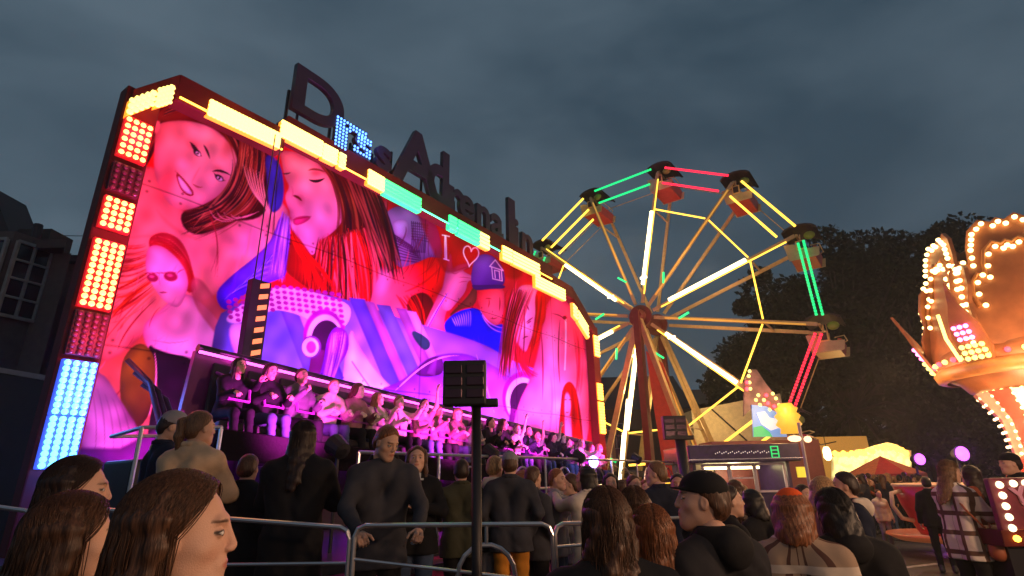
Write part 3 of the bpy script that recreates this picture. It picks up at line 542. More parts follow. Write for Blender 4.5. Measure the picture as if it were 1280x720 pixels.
railmod((628, 306), (640, 312), .46, 4, 6, M_WARM, M_GLOWY); railmod((641, 313), (674, 330), .46, 4, 20, M_WARM, M_GLOWY); railmod((669, 343), (706, 362), .42, 4, 20, M_WARM, M_GLOWY)
railmod((716, 378), (721, 384), .5, 4, 4, M_YEL, M_GLOWY); railmod((722, 386), (735, 407), .5, 4, 10, M_YEL, M_GLOWY)
# thin glowing piping under the rail
for (a, c, mm) in (((.3, 7.66), (2.15, 7.66), M_AMB), ((2.3, 7.98), (5.2, 7.98), M_AMB), ((5.3, 7.98), (9.2, 7.98), M_GRN), ((9.3, 7.98), (12.2, 7.98), M_AMB)):
    o = MB(); o.tube([(a[0], -.32, a[1]), (c[0], -.32, c[1])], .018, 6); o.build('trim_tube', mm, ride)
# --- right column
b = MB(); b.box((15.3, -.1, 3.7), (.5, .36, 6.6)); b.build('light_column', M_RED, ride, bevel=.02)
for (ya, yb, rw) in ((415, 442, 7), (475, 497, 6), (499, 540, 11)):
    za = UZ(735, ya, .34)[1]; zb = UZ(738, yb, .34)[1]
    module([(15.1, za), (15.5, za), (15.5, zb), (15.1, zb)], .32, rw, 4, M_YEL if ya < 470 else M_AMB, M_GLOWY, r=.05, pad=.02)
# light thrown by the lamp columns and rails
def rl(u, off, z, e, c, size=.15, tgt=None, spot=None, kind='POINT', par=ride):
    return lamp(par, kind, RW(u, off, z), e, c, size, None if tgt is None else RW(*tgt), spot)
for z_ in (3.6, 5.2, 6.9): rl(.0, .75, z_, 26, (1, .04, .10))
for z_ in (1.9, 2.8): rl(.0, .75, z_, 40, (.08, .18, 1))
for u_, c_ in ((1.2, (1, .2, .03)), (3.2, (1, .25, .03)), (4.8, (1, .3, .05)), (6.2, (.2, 1, .3)), (8.6, (.2, 1, .3)), (10.8, (1, .35, .05)), (13, (1, .25, .05))): rl(u_, .8, 8.1, 9, c_)
for z_ in (2.6, 4.6, 6.2): rl(15.3, .8, z_, 40, (1, .08, .04))
# --- letters along the top
M_LET = mat('dark letter boards', (.03, .02, .035), .4)
def letter(ch, px, pybase, h, off=.22, wscale=1.0, dots=None, tilt=0, z0=None):
    u, z = UZ(px, pybase, off); z = 8.48 if z0 is None else z0-.09
    me = text_mesh(ch, h/.70, .12, .035*h)
    M = Matrix.Translation((u, -off, z)) @ Matrix.Rotation(tilt, 4, 'Y') @ Matrix.Rotation(PI/2, 4, 'X') @ Matrix.Diagonal((wscale, 1, 1, 1)); me.transform(M)
    o = link('sign_letter', me, M_LET, ride)
    return o, u, z
specs = [('D', 355, 150, 1.05, 1.2, 8.84), ('r', 410, 190, 1.05, 1.5, 8.56), ('s', 438, 200, .75, 1.3, 8.6), ('s', 466, 215, .85, 1.1, 8.6), ('A', 490, 232, 1.6, 1.0, 8.6), ('d', 530, 250, 1.6, .8, 8.56), ('r', 556, 262, 1.05, 1.1, 8.56),
         ('e', 572, 274, 1.0, 1.0, 8.56), ('n', 593, 284, 1.0, 1.0, 8.56), ('a', 612, 295, 1.0, 1.0, 8.56), ('l', 632, 305, 1.55, 1.2, 8.56), ('i', 641, 310, 1.0, 1.0, 8.56), ('n', 650, 315, .95, 1.1, 8.56)]
for ch, px, py, h, ws, z0 in specs:
    o, u, z = letter(ch, px, py, h, .22, ws, z0=z0)
    b = MB(); b.bar((u+.2, .1, 8.2), (u+.2, .1, z0+h*.5), .05); b.bar((u+.45, .1, 8.2), (u+.45, .1, z0+.1), .04); b.build('letter_bracket', M_DARK, o)
    if px in (410, 438):
        bb = MB(); me = o.data
        from mathutils.bvhtree import BVHTree
        t = BVHTree.FromPolygons([v.co.copy() for v in me.vertices], [tuple(p.vertices) for p in me.polygons])
        xs = [v.co.x for v in me.vertices]; zs = [v.co.z for v in me.vertices]; x = min(xs)
        while x < max(xs):
            zz = min(zs)
            while zz < max(zs):
                h_ = t.ray_cast(Vector((x, -2, zz)), Vector((0, 1, 0)))
                if h_[0] is not None: bb.ball((x, h_[0].y-.02, zz), (.028, .025, .028), 7, 4)
                zz += .085
            x += .085
        bb.build('light_bulbs', M_BLUE, o, smooth=True)
rl(4.2, .5, 9.0, 14, (.1, .2, 1))
# --- orange lit strip pole and cables in front of the mural
b = MB(); ua, za = UZ(325, 352, .5); ub, zb = UZ(322, 462, .5)
b.box((ua, -.5, (za+2.2)/2), (.34, .16, za-2.2)); pole = b.build('light_pole', M_DARK, ride, bevel=.01)
bb = MB()
for k in range(13):
    z_ = za-.15-k*.19
    bb.prism([(ua-.03, z_), (ua+.12, z_+.05), (ua+.12, z_+.13), (ua-.03, z_+.08)], -.60, -.585)
bb.build('chevron_light', emit('chevron orange', (1, .30, .10), 1.15), pole)
b = MB(); b.tube([(ua-.08, -.45, 7.8), (ua-.08, -.45, za)], .012, 5); b.tube([(ua+.05, -.45, 7.8), (ua+.05, -.45, za)], .012, 5); b.build('cable', M_DARK, ride)
# --- deck
M_DECK = mat('chequer plate deck', (.10, .09, .10), .3, .7, vscale=20); M_SKIRT = mat('painted skirt panel', (.55, .05, .22), .4, var=.4, vscale=1.4)
DF = 4.05
b = MB(); b.box((7.6, -DF/2, .90), (16.4, DF, .10)); b.build('deck', M_DECK, ride)
for k in range(8):
    b = MB(); b.box((.45+k*2.05, -DF+.02, .43), (1.98, .04, .82)); b.build('skirt_panel', M_SKIRT, ride)
# low scenery and machinery behind the gondola: hydraulic arm, motor boxes
b = MB(); b.box((3.2, -.45, 1.45), (1.6, .6, 1.0)); b.build('motor_housing', mat('plum motor housing', (.05, .015, .06), .4), ride, bevel=.03); b = MB(); b.box((11.6, -.45, 1.45), (1.4, .6, 1.0)); b.build('motor_housing', mat('plum motor housing', (.05, .015, .06), .4), ride, bevel=.03)
# --- gondola (two end points traced on a plane 1.5 m in front)
GO = 1.55
ga = UZ(245, 438, GO); gb = UZ(738, 556, GO)
g0 = Vector((ga[0], -GO, ga[1])); g1 = Vector((gb[0], -GO, gb[1])); gd = (g1-g0); GL = gd.length; gd.normalize()
gu = Vector((-gd.z, 0, gd.x))                              # gondola's own up
def G(s, o, h): p = g0+gd*s+gu*h; return Vector((p.x, p.y-o, p.z))
M_GON = mat('magenta gondola paint', (.20, .03, .16), .35, var=.3, vscale=2.5); M_PAD = mat('black seat padding', (.03, .02, .03), .6)
def gquad(mb, s0, s1, o0, h0, o1, h1, th=.05):
    A = [G(s0, o0, h0), G(s1, o0, h0), G(s1, o1, h1), G(s0, o1, h1)]; n = (A[1]-A[0]).cross(A[3]-A[0]).normalized()*th
    mb.add([tuple(a) for a in A]+[tuple(a+n) for a in A], [(0, 1, 2, 3), (7, 6, 5, 4), (0, 4, 5, 1), (1, 5, 6, 2), (2, 6, 7, 3), (3, 7, 4, 0)])
b = MB(); gquad(b, 0, GL, 0, 0, 0.0, -1.25, .08); gond = b.build('gondola', M_GON, ride)
b = MB(); gquad(b, 0, GL, 0.02, -1.22, .95, -1.3, .08); gquad(b, 0, GL, .9, -1.3, .98, -1.05); b.build('footwell', mat('black tread plate', (.012, .008, .012), .95, 0, bump=.3, vscale=30, spec=.03), gond)
b = MB(); b.tube([G(0, .03, .03), G(GL, .03, .03)], .055, 8); b.build('headrest_rail', M_DARK, gond)
b = MB(); b.tube([G(0, .10, -.03), G(GL*.62, .10, -.03)], .020, 6); b.build('light_strip', M_MAG, gond)
NS = 22; SP = (GL-.3)/NS
for k in range(NS):
    s = .2+k*SP; b = MB(); gquad(b, s, s+SP*.84, .04, -.98, .60, -.90, .10); gquad(b, s+.03, s+SP*.80, .10, -.9, .02, -.12, .07)
    b.build('seat', M_PAD, gond, bevel=.02)
for k in range(NS):
    s = .2+k*SP; b = MB(); b.tube([G(s+.08, .10, -.25), G(s+.08, .42, -.35), G(s+.10, .50, -.62), G(s+SP*.75, .50, -.62), G(s+SP*.77, .42, -.35), G(s+SP*.77, .10, -.25)], .022, 6)
    b.build('lap_bar', mat('purple restraint foam', (.30, .06, .32), .5), gond)
# support arm
for q0, q1 in ((G(GL*.34, -.35, -.5), G(GL*.34+1.6, -.75, -1.7)), (G(GL*.80, -.35, -.4), G(GL*.80-1.2, -.75, -1.6))):
    b = MB(); b.bar(q0, q1, .3); b.build('swing_arm', M_DARK, ride)
# flood lights on the deck washing the mural
def flood(u, off, z, tgt, e, c, spot=110, lensm=None, sz=.12):
    p = MB(); d = (Vector(RW(*tgt))-Vector(RW(u, off, z))).normalized(); a = Vector(RW(u, off, z)); p.tube([a-d*.22, a-d*.2, a], [.04, .1, .13], 12)
    p.tube([tuple(a-d*.1), (a.x-d.x*.1, a.y-d.y*.1, .95)], .02, 6)
    f = p.build('flood_lamp', M_DARK, ride, world=True)
    lamp(f, 'SPOT', a+d*.03, e, c, sz, RW(*tgt), spot, .6)
MG = (1, .16, .95)
for u_, e_, c_ in ((1.0, 620, (1, .15, .80)), (2.6, 1250, (1, .16, .95)), (4.6, 1500, (.95, .20, 1)), (6.8, 1600, (1, .17, .85)), (9.0, 1500, (.75, .20, 1)), (11.2, 1350, (1, .16, .85)), (13.4, 950, (1, .12, .5))):
    flood(u_, 1.0, 1.35, (u_+.2, 0, 3.9), e_, c_, 112)
for u_ in (1.6, 4.6, 7.6, 10.6, 13.6): flood(u_, 3.3, 2.12, (u_, 1.4, 3.1), 720, (1, .045, .75), 100)
# strobe at right end
b = MB(); su, sz_ = UZ(742, 577, 3.0); b.ball((su, -3.0, sz_), (.11, .11, .13), 10, 6); b.build('strobe_lamp', emit('strobe', (.35, .3, 1), 14), ride, smooth=True)
rl(su, 3.05, sz_+.25, 25, (.3, .25, 1))
# --- deck hand rail (upper): along front edge with posts and hoops
M_RAIL = mat('polished steel rail', (.62, .60, .62), .28, .9, var=.05)
def railrun(par, pts, zs, posts=None, r=.022, name='rail', m=M_RAIL):
    for z_ in zs:
        o = MB(); o.tube([(p[0], p[1], p[2]+z_) for p in pts], r, 8); o.build(name, m, par)
RP = [(1.9, -3.4, .95), (14.9, -3.4, .95)]
railrun(ride, RP, (1.08, .56), name='hand_rail')
for k in range(10):
    u = 1.9+k*1.444; b = MB(); b.tube([(u, -3.4, .95), (u, -3.4, 2.03)], .022, 8); b.build('rail_post', M_RAIL, ride)
    if k < 9:
        b = MB(); c = u+.7; b.tube([(c-.33, -3.4, .95)]+[(c+.33*math.cos(PI-t), -3.4, 1.42+.45*math.sin(t)) for t in np.linspace(0, PI, 14)]+[(c+.33, -3.4, .95)], .016, 6); b.build('rail_hoop', M_RAIL, ride)
# entry steps left of centre with ramp rails
b = MB()
for k in range(2): b.box((2.7, -DF-.12-.22*k, .78-.16*k), (1.6, .24, .05))
b.build('entry_steps', M_DECK, ride)
# operator box, speaker cabinet at the left end
b = MB(); b.box((.2, -2.2, 1.45), (.8, .7, 1.0)); ob = b.build('control_desk', M_DARK, ride, bevel=.03)
b = MB(); b.tube([(-.2, -1.9, 2.2), (-.2, -2.6, 2.25), (.6, -2.6, 2.3), (.6, -1.9, 2.25), (-.2, -1.9, 2.2)], .02, 6); b.tube([(-.2, -2.6, .95), (-.2, -2.6, 2.25)], .02, 6); b.tube([(.6, -2.6, .95), (.6, -2.6, 2.3)], .02, 6); b.build('desk_frame', M_RAIL, ob)
b = MB(); b.box((.05, -2.57, 1.62), (.16, .02, .05)); b.build('display', emit('blue display', (.3, .2, 1), 3), ob)
# curved pipes at the left foot of the mural
b = MB()
for k in range(3): b.tube([(.3+k*.12, -.5, 3.3-k*.15), (.55+k*.12, -.7, 3.0-k*.1), (.75+k*.1, -.8, 2.4), (1.2, -.85, 2.0-k*.1)], .035, 8)
b.build('hydraulic_hose', M_DARK, ride, smooth=True)
# ================================================================ ferris wheel
WYAW = math.radians(-36); WR = 6.8; WC = at(811, 401, 23.0); WA0 = -8
wheel = thing('ferris_wheel', 'tall ferris wheel outlined in yellow, green and red tube lights on a red tower', 'ferris wheel', (WC[0], WC[1], 0), WYAW)
HZ = WC[2]; HW = 1.0                                        # local: x in the wheel's plane, y through the axle
M_WST = mat('wheel steel', (.60, .42, .20), .4, .4); M_TOW = mat('tower red', (.16, .028, .02), .5); M_TY = emit('yellow tube light', (1, .58, .06), 2.6); M_TYW = emit('bright warm tube', (1, .80, .42), 5)
M_TG = emit('green tube light', (.01, .9, .26), 1.15); M_TR = emit('red tube light', (1, .02, .06), 1.9); M_TGF = emit('green marker light', (.02, .9, .25), 1.4)
def wp(r, a, y=0): a = math.radians(a); return (r*math.cos(a), y, HZ+r*math.sin(a))
b = MB(); b.lathe([(0, -1.3), (.2, -1.3), (.28, -1.1), (.28, 1.1), (.2, 1.3), (0, 1.3)], (0, 0, HZ), 16, 'y'); b.lathe([(.0, -.95), (.5, -.95), (.5, -.85), (0, -.85)], (0, 0, HZ), 18, 'y'); b.lathe([(.0, .85), (.5, .85), (.5, .95), (0, .95)], (0, 0, HZ), 18, 'y')
b.build('hub', M_TOW, wheel)
angs = [107-8+8+k*30 for k in range(12)]                    # vertex angles
angs = [107+k*30 for k in range(12)]
for a in angs:
    for y in (-.85, .85):
        b = MB(); b.bar(wp(.6, a, y), wp(WR-.15, a, y), .09, .13); b.bar(wp(.6, a+5, y), wp(WR*.80, a+.6, y), .035); b.bar(wp(.6, a-5, y), wp(WR*.80, a-.6, y), .035)
        b.build('spoke', M_WST, wheel)
    b = MB(); b.bar(wp(WR-.1, a, -.85), wp(WR-.1, a, .85), .08); b.bar(wp(WR*.72, a, -.85), wp(WR*.72, a, .85), .06); b.build('cross_bar', M_WST, wheel)
def tube_light(p, q, m, r=.04, name='tube_light'):
    b = MB(); b.tube([p, q], r, 6); return b.build(name, m, wheel, smooth=True)
# outer light tubes between neighbouring vertices, both faces
cols = {107: 'Y', 77: 'G', 47: 'R', 17: 'Y', -13: 'G', -43: 'R', -73: 'Y', -103: 'Y', 137: 'Y', 167: 'Y', 197: 'G', 227: 'R'}
segs = [(107, 137, M_TY), (77, 107, M_TG), (47, 77, M_TR), (17, 47, M_TY), (-13, 17, M_TG), (-43, -13, M_TR), (-73, -43, M_TY), (-103, -73, M_TY), (137, 167, M_TG), (167, 197, M_TR), (197, 227, M_TY), (227, 257, M_TG)]
for a0, a1, m in segs:
    rr_ = (WR+.10, WR-.10) if a0 in (-13, -43) else ((WR+.12, WR-.62, WR-1.25) if a0 == 107 else (WR+.12, WR-.62))
    for rr in rr_:
        p, q = Vector(wp(rr, a0, -.92)), Vector(wp(rr, a1, -.92)); b = MB(); n_ = 24
        for j in range(n_): b.tube([p.lerp(q, .09+.82*j/n_), p.lerp(q, .09+.82*(j+(.95 if m is M_TY else .72))/n_)], .05, 6)
        b.build('tube_light', m, wheel)
    p, q = Vector(wp(WR-.05, a0, .9)), Vector(wp(WR-.05, a1, .9)); b = MB(); b.tube([p, q], .02, 5); b.build('rim_cable', M_WST, wheel)
# inner ring of amber tubes
for k, a in enumerate(angs):
    if a in (107,): continue
    p, q = Vector(wp(WR*.72, a, -.90)), Vector(wp(WR*.72, a-30, -.90))
    if a == 137: b = MB(); b.tube([p, q], .015, 5); b.build('rim_cable', M_WST, wheel); continue
    tube_light(p.lerp(q, .04), p.lerp(q, .96), M_TY, .035)
for a in angs:                                              # light lines along the spokes
    fat = a in (137, 77, 17, -43, -103, 197)
    fat = round((a-77) % 60) == 0
    if fat:
        tube_light(wp(1.4, a+1.2, -.95), wp(WR*.70, a+.3, -.95), M_TYW, .085, 'spoke_light'); b = MB(); c = wp(1.7, a+1, -.97); b.box(c, (.30, .05, .10)); b.build('lamp_clip', M_TYW, wheel)
        tube_light(wp(1.0, a-3.5, -.93), wp(WR-.5, a-.8, -.93), M_TY, .03, 'spoke_light')
    else:
        tube_light(wp(1.1, a-1, -.93), wp(WR-.5, a-.4, -.93), emit('dim amber tube', (1, .50, .08), .55), .035, 'spoke_light')
        d = Vector(wp(1, a+60, 0))-Vector(wp(0, 0, 0)); c = Vector(wp(1.9, a+3, -.97)); b = MB(); e = Vector((math.cos(math.radians(a+35)), 0, math.sin(math.radians(a+35))))*.24
        b.tube([c-e, c+e], .045, 6); b.build('marker_light', M_TGF, wheel)
# cars
M_CAR = mat('car cream paint', (.42, .34, .22), .4); M_CARR = mat('car red paint', (.40, .05, .04), .35); M_CAN = mat('car canopy', (.03, .02, .02), .6); M_LIME = mat('lime seat back', (.22, .30, .04), .5)
def make_car(a):
    px, _, pz = wp(WR, a)
    c = bpy.data.objects.new('passenger_car', None); COL.objects.link(c); c.parent = wheel; c.location = (px, 0, pz); WM[c.name] = WM[wheel.name] @ Matrix.Translation((px, 0, pz))
    n0 = len(COL.objects)
    b = MB(); b.prism([(-.45, -.95), (.38, -.95), (.48, -.55), (.36, -.52), (.28, -.78), (-.30, -.80), (-.42, -.25), (-.56, -.28)], -.72, .72); b.build('seat', M_CARR, c, bevel=.02)
    b = MB(); b.prism([(-.5, -.95), (.5, -.95), (.56, -.62), (.2, -.60), (-.30, -.32), (-.60, -.30)], -.76, -.73); b.build('side_panel', M_CAR, c); b = MB(); b.prism([(-.5, -.95), (.5, -.95), (.56, -.62), (.2, -.60), (-.30, -.32), (-.60, -.30)], .73, .76); b.build('side_panel', M_CAR, c)
    b = MB(); b.box((-.04, -.77, -.42), (.30, .03, .36)); b.build('number_plate', mat('plate yellow', (.75, .5, .2), .5), c); b = MB(); b.box((-.04, -.79, -.42), (.20, .03, .26)); b.build('plate_centre', M_CAN, c)
    b = MB(); b.tube([(0, -.74, 0), (-.05, -.74, -.6)], .025, 6); b.tube([(0, .74, 0), (-.05, .74, -.6)], .025, 6); b.tube([(.28, -.74, -.5), (.55, -.5, -.42), (.55, .5, -.42), (.28, .74, -.5)], .02, 6); b.build('hanger', M_WST, c)
    b = MB()
    for j in range(7):
        t0 = PI*.08+PI*.84*j/6
        b.v += [(.62*math.cos(t0), -.8, .12+.30*math.sin(t0)), (.62*math.cos(t0), .8, .12+.30*math.sin(t0)), (.56*math.cos(t0), -.8, .09+.27*math.sin(t0)), (.56*math.cos(t0), .8, .09+.27*math.sin(t0))]
    for j in range(6):
        q = j*4
        for f in ((q, q+1, q+5, q+4), (q+2, q+6, q+7, q+3), (q, q+4, q+6, q+2), (q+1, q+3, q+7, q+5)): b.f.append(list(f)); b.mi.append(0)
    b.build('canopy', M_CAN, c); b = MB(); b.ball((.30, -.6, -.05), (.20, .12, .16), 9, 6); b.build('canopy_end', M_LIME, c, smooth=True)
    return c
for a in angs: make_car(a)
# tower and legs
for y in (-1.15, 1.15):
    for x in (-2.6, 2.6):
        b = MB(); b.bar((0, y, HZ), (x*.9, y*1.6, .15), .16, .22); b.build('tower_leg', M_WST, wheel)
b = MB(); b.bar((0, -1.25, HZ+.2), (0, -1.45, .1), .34, .26); b.build('tower', M_TOW, wheel); b = MB(); b.bar((.0, 1.25, HZ+.1), (.0, 1.4, .1), .26, .24); b.build('tower', M_TOW, wheel)
b = MB(); b.add([(.25, -1.3, HZ-1.6), (.9, -1.3, HZ-2.2), (1.3, -1.32, HZ-4.2), (1.05, -1.36, HZ-6.5), (.5, -1.36, HZ-6.5), (.35, -1.33, HZ-4)], [(0, 1, 2, 5), (5, 2, 3, 4)]); o = b.build('tower_banner', mat('orange banner', (.55, .10, .04), .6), wheel); sm = o.modifiers.new('s', 'SOLIDIFY'); sm.thickness = .03
for x, z0, z1 in ((-.75, .9, 3.3), (-.45, 2.2, 4.6)): tube_light((x-.6, -1.6, z0), (x-.2, -1.5, z1), M_TYW, .06, 'leg_light')
b = MB(); b.box((0, 0, .25), (6.6, 3.6, .5)); b.build('base_platform', mat('base plate', (.08, .03, .03), .5), wheel, bevel=.02)
tube_light((-4.6, -1.9, 2.1), (-1.7, -1.9, .9), M_TY, .05)
for a, e, c in ((77, 110, (1, .6, .25)), (17, 110, (1, .6, .25)), (-43, 120, (1, .6, .25)), (197, 110, (1, .6, .25)), (-103, 110, (1, .6, .2)), (137, 110, (1, .6, .25))):
    lamp(wheel, 'POINT', wp(3.2, a, -1.3), e, c, .3, world=False)
# ================================================================ trees
def tree(x, y, h, cr, label, seed, n=4200, trunk_h=None, cat='tree', cz=.60, group=None, leaf=.22):
    rs = np.random.RandomState(seed); t = thing('broadleaf_tree', label, cat, (x, y, 0), rs.rand()*6, group)
    th = trunk_h or h*.35; b = MB(); b.tube([(0, 0, 0), (.1, 0, th*.5), (0, .1, th), (.1, .1, h*.6)], [.42, .34, .28, .12], 9)
    lobes = []
    for k in range(62):
        a = rs.rand()*2*PI; z = h*rs.uniform(.10, .94); rr = cr*rs.uniform(.25, 1.0)*math.sqrt(max(.05, 1-((z/h-.5)/.5)**2)); sc = cr*rs.uniform(.10, .30)
        if z > h*.8: rr *= .5
        lobes.append((rr*math.cos(a), rr*math.sin(a), z, sc)); b.tube([(0, .05, th*.8), (rr*math.cos(a)*.5, rr*math.sin(a)*.5, (th+z)/2), (rr*math.cos(a), rr*math.sin(a), z)], [.15, .09, .03], 6)
    b.build('trunk', mat('bark', (.02, .016, .012), .9, bump=.3), t)
    L_ = np.array(lobes); pk = rs.randint(0, len(L_), n); d = rs.randn(n, 3); d /= np.linalg.norm(d, axis=1)[:, None]; rad = rs.uniform(.3, 1.12, n)**.6
    c = L_[pk, :3]+d*(L_[pk, 3]*rad)[:, None]*np.array([1, 1, .8]); nn_ = rs.randn(n, 3); nn_ /= np.linalg.norm(nn_, axis=1)[:, None]
    tt = np.cross(nn_, rs.randn(n, 3)); tt /= np.linalg.norm(tt, axis=1)[:, None]; bb = np.cross(nn_, tt); s = rs.uniform(.6, 1.5, n)[:, None]*leaf
    V = np.stack([c-tt*s, c+bb*s*.55, c+tt*s, c-bb*s*.55], 1).reshape(-1, 3); me = bpy.data.meshes.new('crown'); me.vertices.add(4*n); me.vertices.foreach_set('co', V.astype(np.float32).ravel())
    me.loops.add(4*n); me.loops.foreach_set('vertex_index', np.arange(4*n, dtype=np.int32)); me.polygons.add(n); me.polygons.foreach_set('loop_start', np.arange(0, 4*n, 4, dtype=np.int32)); me.update(calc_edges=True)
    link('crown', me, mat('dark leaves', (.010, .019, .009), .95, var=.5, vscale=.8, spec=.05), t)
    return t
for i, (px, Y, h, cr, lb) in enumerate((
    (950, 44, 12.5, 5.4, 'dark rounded tree whose low crown shows between the ferris wheel spokes'),
    (1075, 40, 20.0, 7.2, 'tallest dark tree of the row right of the ferris wheel'),
    (1165, 43, 21.0, 7.4, 'broad dark tree behind the two purple spot lamps'),
    (1010, 46, 17.0, 6.0, 'dark tree directly behind the right rim of the ferris wheel'),
    (1275, 42, 22.0, 7.4, 'dark tree behind the crown of the teacup ride'),
    (1118, 50, 22, 7.5, 'farther dark tree between the tallest and the broad tree'),
    (1215, 52, 23, 8.0, 'farther dark tree filling the gap left of the teacup ride crown'))):
    p = at(px, 560, Y); tree(p[0], Y, h, cr, lb, 40+i, n=19000, leaf=.21, group='park trees behind the fair')
# ================================================================ buildings at the left
M_BRK = mat('dull stone', (.09, .07, .06), .85, bump=.3, vscale=3); M_RND = mat('cream render', (.13, .095, .085), .8, bump=.2); M_SLATE = mat('slate roof', (.03, .028, .03), .6); M_WFR = mat('white window paint', (.34, .31, .30), .5); M_GLS = mat('dark window glass', (.015, .018, .022), .08, spec=.8, var=0)
def sash(par, c, wdt, h, nx, nz, ax=(1, 0, 0), nrm=(0, -1, 0)):
    ax, nrm = Vector(ax), Vector(nrm); c = Vector(c); b = MB()
    def P_(x, z, o): return c+ax*x+Vector((0, 0, z))+nrm*o
    for i in range(nx+1): x = -wdt/2+wdt*i/nx; b.bar(P_(x, -h/2, .05), P_(x, h/2, .05), .07 if i in (0, nx) else .045, .06)
    for j in range(nz+1): z = -h/2+h*j/nz; b.bar(P_(-wdt/2, z, .055), P_(wdt/2, z, .055), .05, .07 if j in (0, nz) else .045)
    wn = b.build('window', M_WFR, par, world=True); g_ = MB(); g_.add([tuple(P_(-wdt/2, -h/2, .02)), tuple(P_(wdt/2, -h/2, .02)), tuple(P_(wdt/2, h/2, .02)), tuple(P_(-wdt/2, h/2, .02))], [(0, 1, 2, 3)]); g_.build('pane', M_GLS, wn, world=True)
    return wn
BY = 12.0
pA = at(-60, 500, BY); pB = at(42, 500, BY)
pub = thing('bay_fronted_house', 'old dark house with white small-paned bay window, gable and chimney at the far left', 'house', (pA[0], BY, 0))
xl, xr = pA[0], pB[0]-.2; zr = at(30, 318, BY)[2]
xr = at(40, 500, BY)[0]; kx_ = (BY+5)/BY
b = MB(); b.prism([(xl-6, BY), (xr, BY), (xr*kx_-.05, BY+5), (xl*kx_-8, BY+5)], 0, zr, 'xy'); b.build('wall', M_RND, pub, world=True)
b = MB(); b.prism([(xl-6, BY-.35), (xr+.1, BY-.35), (xr*kx_+.0, BY+5), (xl*kx_-8, BY+5)], zr+.003, zr+.22, 'xy'); b.build('cornice', M_BRK, pub, world=True)
xg = at(0, 250, BY)[0]; zg = at(0, 240, BY)[2]
b = MB(); xe = at(24, 300, BY)[0]; b.prism([(xe, zr+.225), (xg-.2, zg+.1), (xl-6, zg+2.5), (xl-6, zr+.225)], BY-.1, BY+.9); b.build('roof', M_SLATE, pub, world=True)
b = MB(); b.box((at(27, 300, BY)[0], BY+.6, zr+.35), (.85, .7, .9)); ch = b.build('parapet_block', M_BRK, pub, world=True)
q0, q1 = at(38, 330, BY), at(48, 281, BY); b = MB(); b.tube([tuple(q0), tuple(q1)], .10, 8); b.build('chimney_pipe', M_SLATE, pub, world=True)
# bay: slightly bowed in three facets
wz = at(15, 358, BY)[2]; wh = 1.75
bx = at(8, 360, BY-.7)[0]-.62; b = MB(); b.prism([(bx-1.3, BY+.1), (bx-.75, BY-.7), (bx+.42, BY-.7), (bx+.75, BY+.1)], wz-2.6, wz+1.1, 'xy'); b.build('bay', M_RND, pub, world=True)
sash(pub, (bx-.15, BY-.72, wz), 1.05, wh, 3, 4); d_ = Vector((.33, .8, 0)).normalized(); sash(pub, (bx+.585+.02, BY-.3, wz), .7, wh, 2, 4, d_, (d_.y, -d_.x, 0))
b = MB(); b.box((bx-.15, BY-.78, wz-1.0), (1.4, .2, .10)); b.build('sill', M_SLATE, pub, world=True)
pC, pD = at(44, 430, 15), at(108, 430, 15); zz = at(75, 330, 15)[2]
lo = thing('rendered_building', 'plain pinkish rendered building with drainpipe between the bay fronted house and the ride', 'building', (pC[0], 15, 0))
b = MB(); b.box(((pC[0]+pD[0]+6)/2-.6, 19, zz/2), (pD[0]-pC[0]+7, 8, zz)); b.build('wall', mat('pink render', (.17, .10, .09), .85, bump=.2), lo, world=True)
b = MB(); b.box(((pC[0]+pD[0]+6)/2-.6, 19, zz+.1), (pD[0]-pC[0]+7.4, 8.4, .2)); b.build('roof', M_SLATE, lo, world=True)
b = MB(); x_ = at(47, 430, 14.8)[0]; b.tube([(x_, 14.85, 0), (x_, 14.85, zz)], .06, 8); b.build('drainpipe', M_GREY, lo, world=True)
lb = thing('low_shed', 'low dark shed with pinkish lit edge at the far left below the bay window', 'shed', (at(0, 470, 9)[0], 9, 0))
s0, s1 = at(-80, 450, 9), at(72, 475, 9); b = MB(); b.prism([(s0[0], 0), (s1[0], 0), (s1[0], s1[2]-.05), (s0[0], s1[2]+.35)], 9, 12); b.build('wall', M_DARK, lb, world=True); b = MB(); b.bar((s0[0], 8.97, s1[2]+.40), (s1[0], 8.97, s1[2]), .08); b.build('roof_edge', mat('gutter', (.35, .28, .3), .4), lb, world=True)
# overhead wires
for p_, q_, sg, lb_ in ((at(-20, 288, 12), at(150, 292, 30), .3, 'thin overhead cable running right from the far left chimney level'), (at(-20, 262, 12), at(50, 300, 12.2), .25, 'thin overhead cable sagging down to the pipe of the bay fronted house')):
    m_ = (p_+q_)/2-np.array([0, 0, sg]); b = MB(); ts = np.linspace(0, 1, 12); b.tube([tuple(p_*(1-t)**2+2*m_*t*(1-t)+q_*t*t) for t in ts], .018, 5); tag(b.build('overhead_cable', M_DARK), lb_, 'cable')
